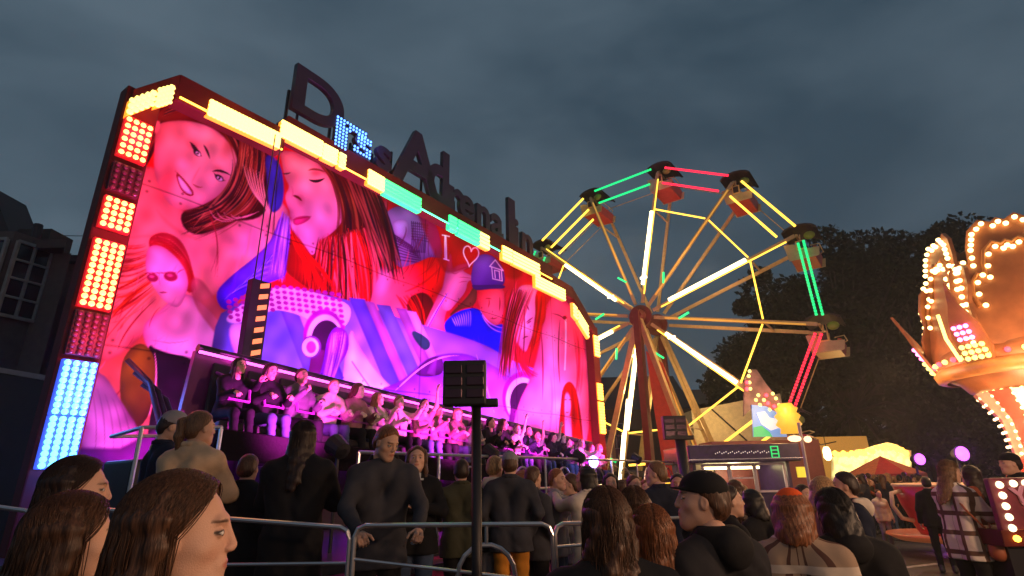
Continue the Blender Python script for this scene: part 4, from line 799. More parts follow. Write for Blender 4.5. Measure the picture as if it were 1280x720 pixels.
# ================================================================ buildings behind the wheel
M_BK = mat('far dark brick', (.10, .07, .055), .9)
def house(px0, px1, pyt, Y, ridge, label, wall, depth=8, win=()):
    a, c = at(px0, pyt, Y), at(px1, pyt, Y); zt = (a[2]+c[2])/2; h = thing('terraced_house', label, 'house', ((a[0]+c[0])/2, Y, 0), 0, 'houses behind the wheel')
    b = MB(); b.box(((a[0]+c[0])/2, Y+depth/2, zt/2), (c[0]-a[0], depth, zt)); b.build('wall', wall, h, world=True)
    m_ = (a[0]+c[0])/2; b = MB(); b.prism([(Y-.3, zt), (Y+depth+.3, zt), (Y+depth/2, zt+ridge)], a[0]-.2, c[0]+.2, 'yz'); rf = b.build('roof', M_SLATE, h, world=True)
    b = MB(); b.box((c[0]-.8, Y+depth/2, zt+ridge+.2), (.8, .8, 1.4)); b.build('chimney', M_BK, rf, world=True)
    for wx, wy, ww, wh_ in win: q = at(wx, wy, Y-.05); sash(h, (q[0], Y, q[2]), ww, wh_, 2, 2)
house(742, 862, 512, 42, 3.2, 'dark terraced house with slate roof seen behind the wheel tower', M_BK, win=((770, 545, 1.2, 1.8), (850, 545, 1.2, 1.8)))
house(700, 768, 546, 34, .8, 'low tan rendered house with a dark doorway right of the ride', mat('tan render', (.38, .25, .15), .8), win=((753, 560, 1.1, 2.0),))
house(862, 930, 508, 46, 2.0, 'dark house whose roof shows above the cream truck side', M_BK)
for i, (x0, x1, yt, Y) in enumerate(((1000, 1110, 560, 70), (1112, 1290, 565, 66))): house(x0, x1, yt, Y, 3, ('distant low dark house left of the bright stall roofline', 'distant low dark house behind the purple lamps and teacup ride')[i], M_BK, 6)
# cream truck box (tensioned cover)
tr = thing('box_trailer', 'cream sided trailer parked behind the ticket kiosk, lit by the wheel', 'trailer', tuple(at(905, 600, 26.5)*[1, 1, 0]), .05)
a, c = at(864, 513, 26.5), at(940, 499, 26.5); z0, z1 = a[2], c[2]
b = MB(); b.prism([(a[0], .9), (c[0]+1.4, .9), (c[0]+1.4, z1+.25), (a[0], z0)], 26.5, 28.9); b.build('box_body', mat('cream tarpaulin', (.62, .50, .30), .7, bump=.1), tr, world=True)
for x in (a[0]+1, c[0]): b = MB(); b.lathe([(0, -.12), (.45, -.12), (.5, 0), (.45, .12), (0, .12)], (x, 26.7, .5), 16, 'y'); b.build('wheel', M_DARK, tr, world=True)
b = MB(); b.tube([tuple(at(888, 510, 26.4)), tuple(at(935, 552, 26.4))], .035, 6); b.build('tension_strap', M_DARK, tr, world=True)
lamp(tr, 'POINT', at(905, 520, 24.5), 160, (1, .66, .25), .3)
# ================================================================ platform and barriers by the queue
q = thing('viewing_platform', 'dark chequer plate walkway between the ride and the steel queue barriers', 'platform', (-1, 3.5, 0))
e0 = RW(-1.2, 4.1, 0); e1 = RW(2.4, 4.1, 0); b = MB(); b.prism([(-6.0, 3.45), (1.3, 3.45), (2.3, 8.6), (e1[0], e1[1]), (e0[0], e0[1]), (-6.4, 5.4)], .37, .45, 'xy'); b.build('walkway', mat('chequer plate deck', (.1, .09, .1), .3, .7), q, world=True)
b = MB(); b.box((-2.35, 3.42, .2), (7.3, .04, .36)); b.build('kick_panel', M_DARK, q, world=True)
def barrier(pts, label, z0=.45, hoop=None, slope=None, low=.55):
    """pts: two (x, y, z) top rail ends in the world"""
    a, c = Vector(pts[0]), Vector(pts[1]); t = thing('crowd_barrier', label, 'barrier', (a.x, a.y, z0), 0, 'steel barriers along the queue'); d = (c-a); L_ = d.length; d.normalize(); r = .06
    b = MB(); ps = [Vector((a.x, a.y, z0))+d*0, a-Vector((0, 0, r)), a+d*r*.3-Vector((0, 0, r*.3)), a+d*r, c-d*r, c-d*r*.3-Vector((0, 0, r*.3)), c-Vector((0, 0, r)), Vector((c.x, c.y, z0))]; b.tube(ps, .014, 8); b.build('frame', M_RAIL, t, world=True)
    s0, s1 = slope or (low, low); b = MB(); b.tube([a+Vector((0, 0, z0+s0-a.z)), c+Vector((0, 0, z0+s1-c.z))], .010, 7); b.build('mid_rail', M_RAIL, t, world=True)
    if hoop: m_ = a+d*hoop; b = MB(); b.tube([m_-d*.17+Vector((0, 0, z0-m_.z))]+[m_-d*.17*math.cos(x)+Vector((0, 0, -.28+.17*math.sin(x))) for x in np.linspace(0, PI, 10)]+[m_+d*.17+Vector((0, 0, z0-m_.z))], .014, 7); b.tube([m_, m_-Vector((0, 0, .12))], .012, 6); b.build('hoop', M_RAIL, t, world=True)
barrier((at(-120, 618, 3.7), at(44, 640, 3.7)), 'steel barrier at the far left edge behind the three nearest women', low=.72)
barrier((at(60, 632, 3.6), at(438, 660, 3.5)), 'steel barrier in front of the woman in the beige coat and the woman in black', low=.80)
barrier((at(444, 657, 3.5), at(690, 655, 3.6)), 'steel barrier with a hoop that the man in the grey parka leans on', hoop=.78, slope=(.82, .66))
barrier((at(693, 655, 3.6), at(812, 652, 3.9)), 'short steel barrier behind the nearest long haired woman', slope=(.85, .85))
barrier((at(816, 648, 5.2), at(905, 645, 6.2)), 'steel barrier between the man in the black cap and the ticket kiosk')
# ================================================================ floodlight mast in front of the barrier
def mast(px, yb, yt, Y, label, bw, bh, rz=0, z0=0):
    p = at(px, yt, Y); t = thing('lighting_mast', label, 'lighting mast', (p[0], Y, z0)); b = MB(); b.tube([(0, 0, 0), (-.012*Y/3, 0, p[2]-z0)], .03*Y/3.3, 10); b.build('pole', M_DARK, t, smooth=True)
    b = MB(); b.box((-.30*bw, -.05, p[2]-z0+bh*.35), (bw, bw*.35, bh), rz); hd_ = b.build('speaker_cabinet', M_DARK, t, bevel=.01)
    for j in range(2):
        for k in range(3):
            b = MB(); x = -.30*bw+(-.25+.5*j)*bw; z = p[2]-z0+bh*(.10+.27*k); b.box((x, -.05-bw*.19, z), (bw*.40, .02, bh*.19), 0); g_ = b.build('louvre', mat('louvre', (.06, .03, .05), .25, .6), hd_, bevel=.004)
    b = MB(); b.box((.20*bw, -.02, p[2]-z0-bh*.08), (bw*.55, bw*.3, bh*.18)); b.build('bracket', M_DARK, t, bevel=.01)
    return t
mast(598, 720, 500, 3.35, 'black pole with a louvred cabinet standing before the steel queue barrier', .26, .27)
mast(852, 620, 545, 13.5, 'black pole with a small cabinet beside the ticket kiosk, before the wheel tower', .55, .55)
# ================================================================ ticket kiosk
KY = 15.0; ka, kc = at(868, 600, KY), at(990, 600, KY); zt = at(930, 556, KY)[2]; zb_ = at(930, 578, KY)[2]
ks = thing('ticket_kiosk', 'purple and dark ticket kiosk with lit windows and a green sign on its fascia', 'kiosk', ((ka[0]+kc[0])/2, KY, 0))
kw = kc[0]-ka[0]; kx = (ka[0]+kc[0])/2; M_KP = mat('purple kiosk panel', (.04, .022, .10), .35, var=.3)
b = MB(); b.box((kx, KY+1.0, .62), (kw, 2.0, 1.22)); b.build('counter_wall', M_KP, ks, world=True, bevel=.02)
b = MB(); b.box((kx, KY+1.9, (1.2+zb_)/2), (kw, .06, zb_-1.2)); b.build('back_wall', mat('kiosk interior', (.45, .36, .25), .7), ks, world=True); b = MB(); b.box((kc[0]-.04, KY+1, (1.2+zb_)/2), (.08, 2.0, zb_-1.2)); b.build('side_wall', M_KP, ks, world=True); b = MB(); b.box((ka[0]+.04, KY+1, (1.2+zb_)/2), (.08, 2.0, zb_-1.2)); b.build('side_wall', M_KP, ks, world=True)
b = MB(); b.box((kx, KY+.9, (zt+zb_)/2), (kw+.35, 2.5, zt-zb_)); rf = b.build('roof_fascia', M_KP, ks, world=True, bevel=.03)
b = MB(); b.bar((ka[0]-.2, KY-.38, zb_+.08), (kc[0]+.2, KY-.38, zb_+.08), .03); b.build('fascia_trim', mat('chrome trim', (.6, .55, .65), .25, .9), rf, world=True)
b = MB()
for k in range(26): b.ball((kx-.75+k*.055, KY-.36, (zt+zb_)/2+.02*(k % 3)), (.010, .01, .016), 5, 3)
b.build('fascia_dots', emit('small white dots', (1, .8, .7), 1.2), rf, world=True)
gx = at(967, 552, KY-.4)[0]; b = MB()
for k in range(4): b.box((gx, KY-.37, zb_+.10+k*.09), (.20, .02, .025))
b.box((gx-.09, KY-.37, zb_+.23), (.025, .021, .30)); b.box((gx+.09, KY-.37, zb_+.23), (.025, .021, .30)); b.build('green_sign', emit('green led sign', (.03, .8, .2), .9), rf, world=True)
M_KF = mat('pale window frame', (.55, .48, .55), .4)
for i, (x0, x1) in enumerate(((880, 912), (914, 944), (946, 982))):
    a, c = at(x0, 600, KY-.02)[0], at(x1, 600, KY-.02)[0]; zc0 = 1.24; zc1 = zb_-.05; b = MB()
    for p_, q_ in (((a, zc0), (c, zc0)), ((a, zc1), (c, zc1)), ((a, zc0), (a, zc1)), ((c, zc0), (c, zc1))): b.bar((p_[0], KY-.03, p_[1]), (q_[0], KY-.03, q_[1]), .05)
    if i == 1: b.bar((a, KY-.03, (zc0+zc1)/2), (c, KY-.03, (zc0+zc1)/2), .04)
    b.build('window', M_KF, ks, world=True)
b = MB(); b.box((kx+.2, KY+1.2, zb_-.12), (1.5, .16, .07)); b.build('ceiling_light', emit('kiosk tube', (1, .82, .35), 9), ks, world=True); lamp(ks, 'POINT', (kx+.2, KY+1.0, zb_-.3), 35, (1, .75, .45), .2)
b = MB(); yx = at(1005, 590, KY-.2); b.box((yx[0], KY-.1, yx[2]), (.26, .05, .26)); b.build('notice_board', emit('yellow notice', (1, .72, .05), .8), ks, world=True)
for i, (x, z) in enumerate(((953, 612), (970, 606))): pass
# slim pole with a white light head right of the kiosk
p = at(1010, 600, 12.2); t = thing('lamp_pole', 'slim pale pole with a small white lamp head right of the ticket kiosk', 'lamp pole', (p[0], 12.2, 0)); zt2 = at(1012, 528, 12.2)[2]; zl = at(1008, 548, 12.2)[2]
b = MB(); b.tube([(0, 0, 0), (.03, 0, zt2)], .035, 8); b.build('pole', mat('pale pole', (.5, .4, .38), .4), t); b = MB(); b.ball((-.12, 0, zl), (.16, .08, .07), 8, 5); b.ball((.16, 0, zl-.02), (.09, .07, .07), 8, 5); b.build('lamp_head', emit('warm lamp head', (1, .62, .35), 2.2), t, smooth=True)
# ================================================================ children's ride facade between kiosk and wheel
FY = 17.0; f_ = thing('childrens_ride', 'small lit ride front with pointed painted panel, blue and white scene and glowing yellow drum', 'fairground ride', tuple(at(965, 600, FY)*[1, 1, 0]))
def poly_panel(par, name, pts, Y, m, th=.08): b = MB(); b.prism([(at(x, y, Y)[0], at(x, y, Y)[2]) for x, y in pts], Y, Y+th); return b.build(name, m, par, world=True)
poly_panel(f_, 'pointed_panel', [(930, 520), (931, 475), (938, 462), (946, 462), (958, 480), (972, 498), (982, 512), (975, 522), (955, 516), (940, 510)], FY, mat('plum panel', (.24, .12, .16), .5, var=.5, vscale=3))
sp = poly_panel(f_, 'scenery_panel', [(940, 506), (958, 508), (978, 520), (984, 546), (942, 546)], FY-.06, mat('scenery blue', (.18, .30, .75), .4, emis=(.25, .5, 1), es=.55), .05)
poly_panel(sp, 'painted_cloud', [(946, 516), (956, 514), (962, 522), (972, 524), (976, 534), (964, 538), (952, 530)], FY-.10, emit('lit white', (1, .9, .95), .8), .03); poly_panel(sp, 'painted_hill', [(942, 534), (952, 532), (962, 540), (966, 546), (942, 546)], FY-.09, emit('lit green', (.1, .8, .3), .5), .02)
c = at(984, 520, FY-.6); b = MB(); b.lathe([(0, .36), (.18, .36), (.24, .25), (.32, .22), (.26, .1), (.36, .0), (.28, -.12), (.36, -.25), (.24, -.36), (.26, -.5), (0, -.5)], (c[0], FY-.6, c[2]), 16); b.build('lit_drum', emit('yellow drum', (1, .52, .05), .9), f_, world=True, smooth=True)
b = MB()
for x, y in ((937, 464), (936, 470), (937, 478), (938, 486), (945, 500), (950, 506), (955, 500), (966, 492), (970, 498), (974, 506), (978, 510), (962, 512), (948, 494)): q_ = at(x, y, FY-.05); b.ball(tuple(q_), .055, 7, 4)
b.build('bulbs', M_YEL, f_, world=True, smooth=True)
for x, y in ((934, 478), (934, 486), (960, 504), (968, 508), (958, 494)): q_ = at(x, y, FY-.05); b = MB(); b.ball(tuple(q_), .06, 7, 4); b.build('red_bulb', M_REDL, f_, world=True, smooth=True)
if 1: b = MB(); b.box((c[0]-.6, FY+.4, 1.3), (3.2, 1.2, 2.6)); b.build('body', mat('ride body', (.2, .05, .05), .5), f_, world=True); lamp(f_, 'POINT', at(975, 500, FY-1.2), 60, (1, .6, .2), .2)
# ================================================================ bright stall with the red parasol
SY = 30.0; st = thing('game_stall', 'blazing yellow lit stall with jagged light border behind the red parasol', 'stall', tuple(at(1090, 600, SY)*[1, 1, 0]))
pts = [(1042, 605), (1042, 572), (1052, 566), (1060, 570), (1070, 562), (1082, 561), (1094, 557), (1110, 553), (1122, 556), (1130, 562), (1139, 563), (1140, 605)]
mm = bpy.data.materials.new('stall light wall'); mm.use_nodes = True; t_ = mm.node_tree; bb_ = t_.nodes['Principled BSDF']; g_ = t_.nodes.new('ShaderNodeTexCoord'); v_ = t_.nodes.new('ShaderNodeTexVoronoi'); v_.inputs['Scale'].default_value = 2.2; t_.links.new(g_.outputs['Object'], v_.inputs[0])
r_ = t_.nodes.new('ShaderNodeValToRGB'); r_.color_ramp.elements[0].position = .25; r_.color_ramp.elements[0].color = (1, .80, .22, 1); r_.color_ramp.elements[1].position = .75; r_.color_ramp.elements[1].color = (.22, .07, .01, 1); t_.links.new(v_.outputs['Distance'], r_.inputs[0]); t_.links.new(r_.outputs[0], bb_.inputs['Emission Color']); bb_.inputs['Emission Strength'].default_value = 1.1
poly_panel(st, 'lit_fascia', pts, SY, mm, .2)
b = MB(); rs = np.random.RandomState(3)
for k in range(90):
    x = rs.uniform(1044, 1138); y = rs.uniform(560 if 1085 < x < 1125 else 570, 600); q_ = at(x, y, SY-.12); b.ball(tuple(q_), .10, 6, 4)
b.build('bulbs', emit('stall bulbs', (1, .80, .25), 2), st, world=True); b = MB()
for k in range(18): x = 1044+k*5.2; y = 569-9*math.exp(-((x-1108)/22)**2)+2*(k % 2); q_ = at(x, y-2, SY-.1); b.ball(tuple(q_), .16, 6, 4)
b.build('border_bulbs', M_AMB, st, world=True)
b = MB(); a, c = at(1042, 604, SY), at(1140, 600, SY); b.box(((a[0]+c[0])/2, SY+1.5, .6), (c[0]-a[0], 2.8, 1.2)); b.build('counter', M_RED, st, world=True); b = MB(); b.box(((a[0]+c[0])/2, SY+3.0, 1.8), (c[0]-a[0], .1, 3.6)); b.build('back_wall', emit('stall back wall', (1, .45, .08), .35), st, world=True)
lamp(st, 'POINT', at(1092, 575, SY-3.0), 160, (1, .62, .22), .8)
ps = thing('market_parasol', 'red and orange striped parasol roof in front of the blazing yellow stall', 'parasol', tuple(at(1107, 600, 25)*[1, 1, 0])); pt = at(1105, 570, 25); pe = at(1066, 593, 25); R0 = pt[0]-pe[0]; zt_, ze = pt[2], pe[2]
for i in range(8):
    b = MB(); a0, a1 = i*PI/4, (i+1)*PI/4; sag = []
    b.add([(0, 0, zt_), (R0*math.cos(a0), R0*math.sin(a0), ze), (R0*math.cos(a1), R0*math.sin(a1), ze), (R0*.5*math.cos((a0+a1)/2), R0*.5*math.sin((a0+a1)/2), (zt_+ze)/2-.06), (R0*math.cos(a0), R0*math.sin(a0), ze-.18), (R0*math.cos(a1), R0*math.sin(a1), ze-.18)], [(0, 1, 3), (1, 2, 3), (2, 0, 3), (1, 4, 5, 2)])
    o = b.build('canopy_panel', mat('parasol red', (.55, .05, .03), .7) if i % 2 else mat('parasol orange', (.75, .22, .08), .7), ps); sm = o.modifiers.new('s', 'SOLIDIFY'); sm.thickness = .02
b = MB(); b.tube([(0, 0, 0), (0, 0, zt_)], .04, 8); b.build('pole', M_DARK, ps); lamp(ps, 'POINT', (0, -1.5, zt_+1.2), 60, (1, .5, .3), .3, world=False)
for i, (x, y, r) in enumerate(((1034, 567, .16), (1022, 580, .13), (1025, 596, .09))):
    q_ = at(x, y, 20); t = thing('hanging_lantern', ('tallest glowing lantern, uppermost left of the bright stall', 'middle glowing lantern just right of the kiosk pole', 'smallest glowing lantern, lowest by the kiosk pole')[i], 'lantern', tuple(q_), 0, 'lanterns left of the bright stall'); b = MB(); b.lathe([(0, r*1.5), (r*.5, r*1.4), (r*.8, r*.6), (r*.8, -r*.8), (r*.4, -r*1.4), (0, -r*1.5)], n=12); b.build('globe', emit('warm globe', (1, .75, .35), 5), t, smooth=True); b = MB(); b.tube([(0, 0, r*1.4), (0, 0, r*1.4+.5)], .012, 5); b.build('cord', M_DARK, t)
tl = thing('cable_support', 'dark overhead cable holding the lanterns left of the bright stall', 'cable', tuple(at(1020, 556, 20))); b = MB(); b.tube([tuple(at(1012, 545, 20)), tuple(at(1026, 556, 20)), tuple(at(1045, 552, 20))], .02, 5); b.build('cable', M_DARK, tl, world=True)
# purple par lamps
for i, (x, y, r) in enumerate(((1150, 574, .20), (1203, 567, .26))):
    q_ = at(x, y, 21); t = thing('purple_spot_lamp', ('smaller purple glowing spot lamp above the red parasol edge', 'larger purple glowing spot lamp left of the teacup ride column')[i], 'spot lamp', tuple(q_*[1, 1, 0]), 0, 'purple spot lamps'); z = q_[2]
    b = MB(); b.tube([(0, .35, z), (0, .02, z)], [r*.7, r*1.15], 14); b.build('housing', M_DARK, t); b = MB(); b.lathe([(0, -.05), (r*.7, -.03), (r, 0)], (0, 0, z), 16, 'y'); b.build('lens', emit('purple lens', (.80, .16, 1), 2.2), t, smooth=True); b = MB(); b.tube([(0, .3, 0), (0, .3, z)], .04, 8); b.build('stand', M_DARK, t); lamp(t, 'POINT', (0, -.5, z), 50, (.6, .1, 1), .2, world=False)
# ================================================================ unseen warm lamps added to light the nearest faces (behind and right of the camera)
for i, (x, y, z) in enumerate(((3.4, -1.2, 3.0), (6.2, 1.0, 2.9), (1.2, -3.0, 3.5))):
    t = thing('fill_lamp', ('festoon lamp post added unseen right behind the camera', 'festoon lamp post added unseen right of the visitors', 'festoon lamp post added unseen straight behind the camera')[i], 'festoon lamp', (x, y, 0), 0, 'fill lamps'); b = MB(); b.tube([(0, 0, 0), (0, 0, z)], .04, 8); b.build('post', M_DARK, t)
    b = MB(); b.lathe([(0, -.16), (.10, -.10), (.13, 0), (.08, .10), (0, .12)], (0, 0, z+.12), 14); b.build('globe', emit('fill lamp globe', (1, .62, .32), 14), t, smooth=True); lamp(t, 'POINT', (0, 0, z-.12), (300, 900, 60)[i], (1, .58, .33), .16, world=False)
# ================================================================ teacup ride
TY = 12.0; tcn_ = at(1338, 590, TY); tx = tcn_[0]
tea = thing('teacup_ride', 'ornate red crown topped teacup ride with strings of glowing bulbs at the right edge', 'fairground ride', (tx, TY, 0)); M_CR = mat('coral crown paint', (.34, .12, .045), .45, var=.35, vscale=2); M_ORN = mat('ochre moulding', (.50, .20, .06), .45, var=.3, vscale=3); M_BULB = emit('warm crown bulbs', (1, .70, .26), 5)
def tz(y): return at(1240, y, TY)[2]
def tr_(x): return (tx-at(x, 500, TY)[0])
z_bot, z_rim, z_top = tz(489), tz(440), tz(285)
R1 = tr_(1208); b = MB(); b.lathe([(0, z_bot+.02), (.5, z_bot), (R1*.72, z_bot+.05), (R1*.80, z_bot+.25), (R1*.98, z_rim-.45), (R1, z_rim-.15), (R1*.93, z_rim+.05), (R1*.6, z_rim+.4), (0, z_rim+.6)], n=40); b.build('canopy_base', M_CR, tea, smooth=True)
b = MB(); b.lathe([(R1*.93, z_bot+.30), (R1*1.03, z_bot+.33), (R1*1.06, z_bot+.48), (R1*1.0, z_bot+.60), (R1*.9, z_bot+.55)], n=40); b.build('scroll_moulding', M_ORN, tea, smooth=True)
for k in range(40): a = 2*PI*k/40; b = MB(); b.ball((R1*1.02*math.cos(a), R1*1.02*math.sin(a), z_rim-.16), .062, 7, 4); b.build('rim_bulb', M_YEL if k % 2 else M_REDL, tea, smooth=True)
b = MB()
for k in range(36): a = 2*PI*k/36; b = MB(); b.ball((R1*.62*math.cos(a), R1*.62*math.sin(a), z_bot-.02), .05, 6, 4); b.build('underside_bulb', M_BULB, tea, smooth=True)
hgt = z_top-z_rim; prof = [(-.98, 0), (-1.0, .25), (-.86, .30), (-.90, .52), (-.80, .72), (-.52, .80), (-.42, .72), (-.36, .84), (-.22, 1.0), (0, 1.06), (.22, 1.0), (.36, .84), (.42, .72), (.52, .80), (.80, .72), (.90, .52), (.86, .30), (1.0, .25), (.98, 0)]
prof = [(-.98, 0), (-1.0, .20), (-.90, .32), (-.96, .46), (-.90, .60), (-.74, .68), (-.60, .64), (-.56, .78), (-.46, .92), (-.26, 1.0), (-.10, .96), (0, .99), (.10, .96), (.26, 1.0), (.46, .92), (.56, .78), (.60, .64), (.74, .68), (.90, .60), (.96, .46), (.90, .32), (1.0, .20), (.98, 0)]
NB = 5
for k in range(NB):
    a = 2*PI*(k+.28)/NB; e = Vector((-math.sin(a), math.cos(a), 0)); nrm = Vector((math.cos(a), math.sin(a), 0)); wd = R1*.72; hh = hgt*.96
    def BP(u, v, o): return nrm*(R1*.88+o-.14*v*hh)+e*(u*wd)+Vector((0, 0, z_rim+v*hh))
    b = MB(); n_ = len(prof); b.v = [tuple(BP(u, v, 0)) for u, v in prof]+[tuple(BP(u, v, -.08)) for u, v in prof]; b.f = [list(range(n_)), list(range(2*n_-1, n_-1, -1))]+[[i, i+n_, (i+1) % n_+n_, (i+1) % n_] for i in range(n_)]; b.mi = [0]*len(b.f); cb = b.build('crown_board', M_CR, tea)
    b = MB(); b.tube([BP(u*.70, v*.74+.05, .03) for u, v in prof[2:-2]], .045, 6); b.build('gilt_scroll', M_ORN, cb)
    b = MB()
    P2 = [Vector(BP(u*.90, v*.93+.02, .07)) for u, v in prof]
    for i in range(len(P2)-1):
        m_ = max(1, int((P2[i+1]-P2[i]).length/.13))
        for j in range(m_): b.ball(tuple(P2[i].lerp(P2[i+1], j/m_)), .055, 7, 4)
    for u, v in [(u*.62, v*.66+.08) for u, v in prof[2:-2]]: b.ball(tuple(BP(u, v, .07)), .055, 7, 4)
    b.build('bulbs', M_BULB, cb, smooth=True)
    a2 = 2*PI*(k+.78)/NB; e2 = Vector((-math.sin(a2), math.cos(a2), 0)); n2 = Vector((math.cos(a2), math.sin(a2), 0))
    def FP(u, v, o=0): return n2*(R1*1.0+o+.42*v)+e2*u+Vector((0, 0, z_rim-.35+v))
    fp = [(-.30, 0), (-.34, .5), (-.22, .9), (-.05, 1.25), (.10, 1.7), (.14, 1.2), (.30, .8), (.32, .3), (.2, 0)]; b = MB(); n_ = len(fp); b.v = [tuple(FP(u, v)) for u, v in fp]+[tuple(FP(u, v, -.07)) for u, v in fp]; b.f = [list(range(n_)), list(range(2*n_-1, n_-1, -1))]+[[i, i+n_, (i+1) % n_+n_, (i+1) % n_] for i in range(n_)]; b.mi = [0]*len(b.f); fn = b.build('finial', M_CR, tea)
    b = MB(); [b.ball(tuple(FP(u, v, .06)), .055, 7, 4) for u in (-.2, -.07, .06, .19) for v in (.12, .24, .36)]; b.build('bulbs', M_YEL, fn, smooth=True)
    b = MB(); [b.ball(tuple(FP(u, v, .06)), .05, 7, 4) for u in (-.15, -.03, .09) for v in (.52, .64, .76)]; b.build('pink_bulbs', emit('pink bulbs', (1, .2, .6), 5), fn, smooth=True)
    b = MB(); b.tube([FP(-.36, .1, .05), FP(-.40, .6, .05), FP(-.30, 1.1, .05)], .035, 6); b.build('edge_light', M_YEL, fn)
# column
R2 = tr_(1252)
for k in range(16):
    a0, a1 = 2*PI*k/16, 2*PI*(k+1)/16; b = MB(); vs = []
    for a in (a0, a1):
        for r, z in ((R2*1.25, z_bot), (R2*.9, z_bot-.6), (R2*.85, z_bot-1.3), (R2*1.05, tz(575)), (R2*1.2, .6)): vs.append((r*math.cos(a), r*math.sin(a), z))
    b.add(vs, [(i, i+1, i+6, i+5) for i in range(4)]); b.build('column_stripe', mat('column cream', (.75, .62, .45), .5) if k % 2 else mat('column red', (.55, .08, .05), .5), tea)
for k in range(16):
    a = 2*PI*k/16; b = MB()
    for j in range(12): t0 = j/11; z = z_bot-.1-t0*(z_bot-tz(590)); r = R2*(1.18-.34*math.sin(min(1, t0*1.4)*PI*.6)+.1*t0); b.ball((r*math.cos(a), r*math.sin(a), z), .035, 6, 3)
    b.build('bulb_string', emit('column bulbs', (1, .66, .34), 4.5), tea)
b = MB(); b.lathe([(0, 0), (1.9, 0), (2.0, .08), (2.0, .20), (1.9, .25), (0, .26)], n=48); b.build('deck', mat('tea deck', (.22, .04, .03), .35, .2), tea)
for ang_, e_ in ((PI*.9, 150), (PI*1.25, 200), (PI*1.5, 150)): lamp(tea, 'POINT', ((R1+1.0)*math.cos(ang_), (R1+1.0)*math.sin(ang_), z_rim-.3), e_, (1, .55, .25), .5, world=False)
lamp(tea, 'POINT', (-1.3, -.9, z_bot-.7), 160, (1, .6, .3), .25, world=False)
def teacup(x, y, r, mbody, mtrim, label, hrot=0):
    t = thing('teacup', label, 'teacup car', (x, y, .22), hrot, 'teacup cars')
    b = MB(); b.lathe([(0, .16), (r*.55, .16), (r*.62, .25), (r*.88, .75), (r*1.0, 1.15), (r*.96, 1.17), (r*.84, .78), (r*.55, .35), (0, .30)], n=28); b.build('cup', mbody, t, smooth=True)
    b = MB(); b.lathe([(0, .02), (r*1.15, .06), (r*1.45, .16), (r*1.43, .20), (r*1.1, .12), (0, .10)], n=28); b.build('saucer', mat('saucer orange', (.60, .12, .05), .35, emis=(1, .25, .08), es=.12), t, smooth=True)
    b = MB(); b.tube([(-r*.93, 0, 1.05), (-r*1.25, 0, 1.0), (-r*1.3, 0, .75), (-r*1.1, 0, .5), (-r*.78, 0, .45)], .045, 8); b.build('handle', mtrim, t, smooth=True)
    b = MB(); b.lathe([(r*1.0, 1.13), (r*1.03, 1.16), (r*1.0, 1.19), (r*.97, 1.16)], n=28); b.build('rim', mtrim, t, smooth=True)
    b = MB(); b.lathe([(0, 0), (.22, 0), (.24, .03), (0, .04)], (0, 0, 1.0), 16); b.tube([(0, 0, .3), (0, 0, 1.0)], .03, 8); b.build('turning_wheel', M_RAIL, t)
    return t
pc = at(1152, 640, 12.6); teacup(pc[0]+.35, 12.6, .72, mat('cup red', (.55, .03, .04), .3), mat('cup cream trim', (.7, .5, .35), .4), 'red teacup with cream rim and orange saucer behind the woman in the checked coat')
pc2 = at(1240, 610, 11.0); teacup(pc2[0]+.2, 11.0, .70, mat('cup turquoise', (.10, .42, .48), .3), mat('cup cream trim', (.7, .5, .35), .4), 'turquoise teacup right of the woman in the checked coat')
# bulb edged gate board
GY = 6.2; ga_, gb_ = at(1250, 640, GY), at(1300, 640, GY); gz0, gz1 = at(1262, 664, GY)[2], at(1262, 597, GY)[2]; gb = thing('bulb_edged_board', 'maroon board edged with round white and yellow bulbs at the lower right edge', 'sign board', (ga_[0], GY, 0))
b = MB(); b.box((.55, .04, (gz0+gz1)/2), (1.15, .08, gz1-gz0)); b.build('panel', mat('maroon board', (.20, .03, .05), .4, var=.3), gb, bevel=.02); b = MB(); b.box((.55, .3, gz0-.07), (1.2, .6, .16)); b.build('ledge', M_RED, gb, bevel=.01); b = MB(); b.box((.55, .35, (gz0-.15)/2), (1.0, .5, gz0-.15)); b.build('base', M_DARK, gb)
b = MB()
for k in range(13):
    b = MB(); b.ball((.07, -.01, gz1-.07-k*(gz1-gz0-.1)/4) if k < 5 else (.22+(k-5)*.13, -.01, gz1-.06), .038, 8, 5); b.build('white_bulb', emit('board bulbs', (1, .85, .5), 2.5), gb, smooth=True)
for k in range(7): b = MB(); b.ball((.08+k*.15, -.02, gz0-.07), .035, 8, 4); b.build('amber_bulb', M_AMB, gb, smooth=True)
me = text_mesh('YO', .26, .02, .004); me.transform(Matrix.Translation((.18, -.02, (gz0+gz1)/2-.02)) @ Matrix.Rotation(-.15, 4, 'Y') @ Matrix.Rotation(PI/2, 4, 'X')); link('lettering', me, mat('pink lettering', (.7, .3, .45), .5), gb)
# small litter on the ground near the cups
for i, (x, y, Y, lb_) in enumerate(((1153, 702, 8.6, 'crumpled pale paper on the asphalt left of the white checked coat'), (1100, 700, 9.2, 'flattened pale cup on the asphalt by the black coated person'))):
    q_ = at(x, y, Y); b = MB(); rs = np.random.RandomState(i); pts_ = [(math.cos(a)*.09*rs.uniform(.6, 1.2), math.sin(a)*.06*rs.uniform(.6, 1.2), rs.uniform(.0, .05)) for a in np.linspace(0, 2*PI, 9)[:-1]]; b.add([(0, 0, .05)]+pts_, [(0, k+1, (k+1) % 8+1) for k in range(8)]); o = b.build(('crumpled_paper', 'flattened_cup')[i], mat('paper litter', (.5, .48, .45), .8)); o.location = (q_[0], Y, .006); sm = o.modifiers.new('s', 'SOLIDIFY'); sm.thickness = .004; tag(o, lb_, ('paper', 'cup')[i])
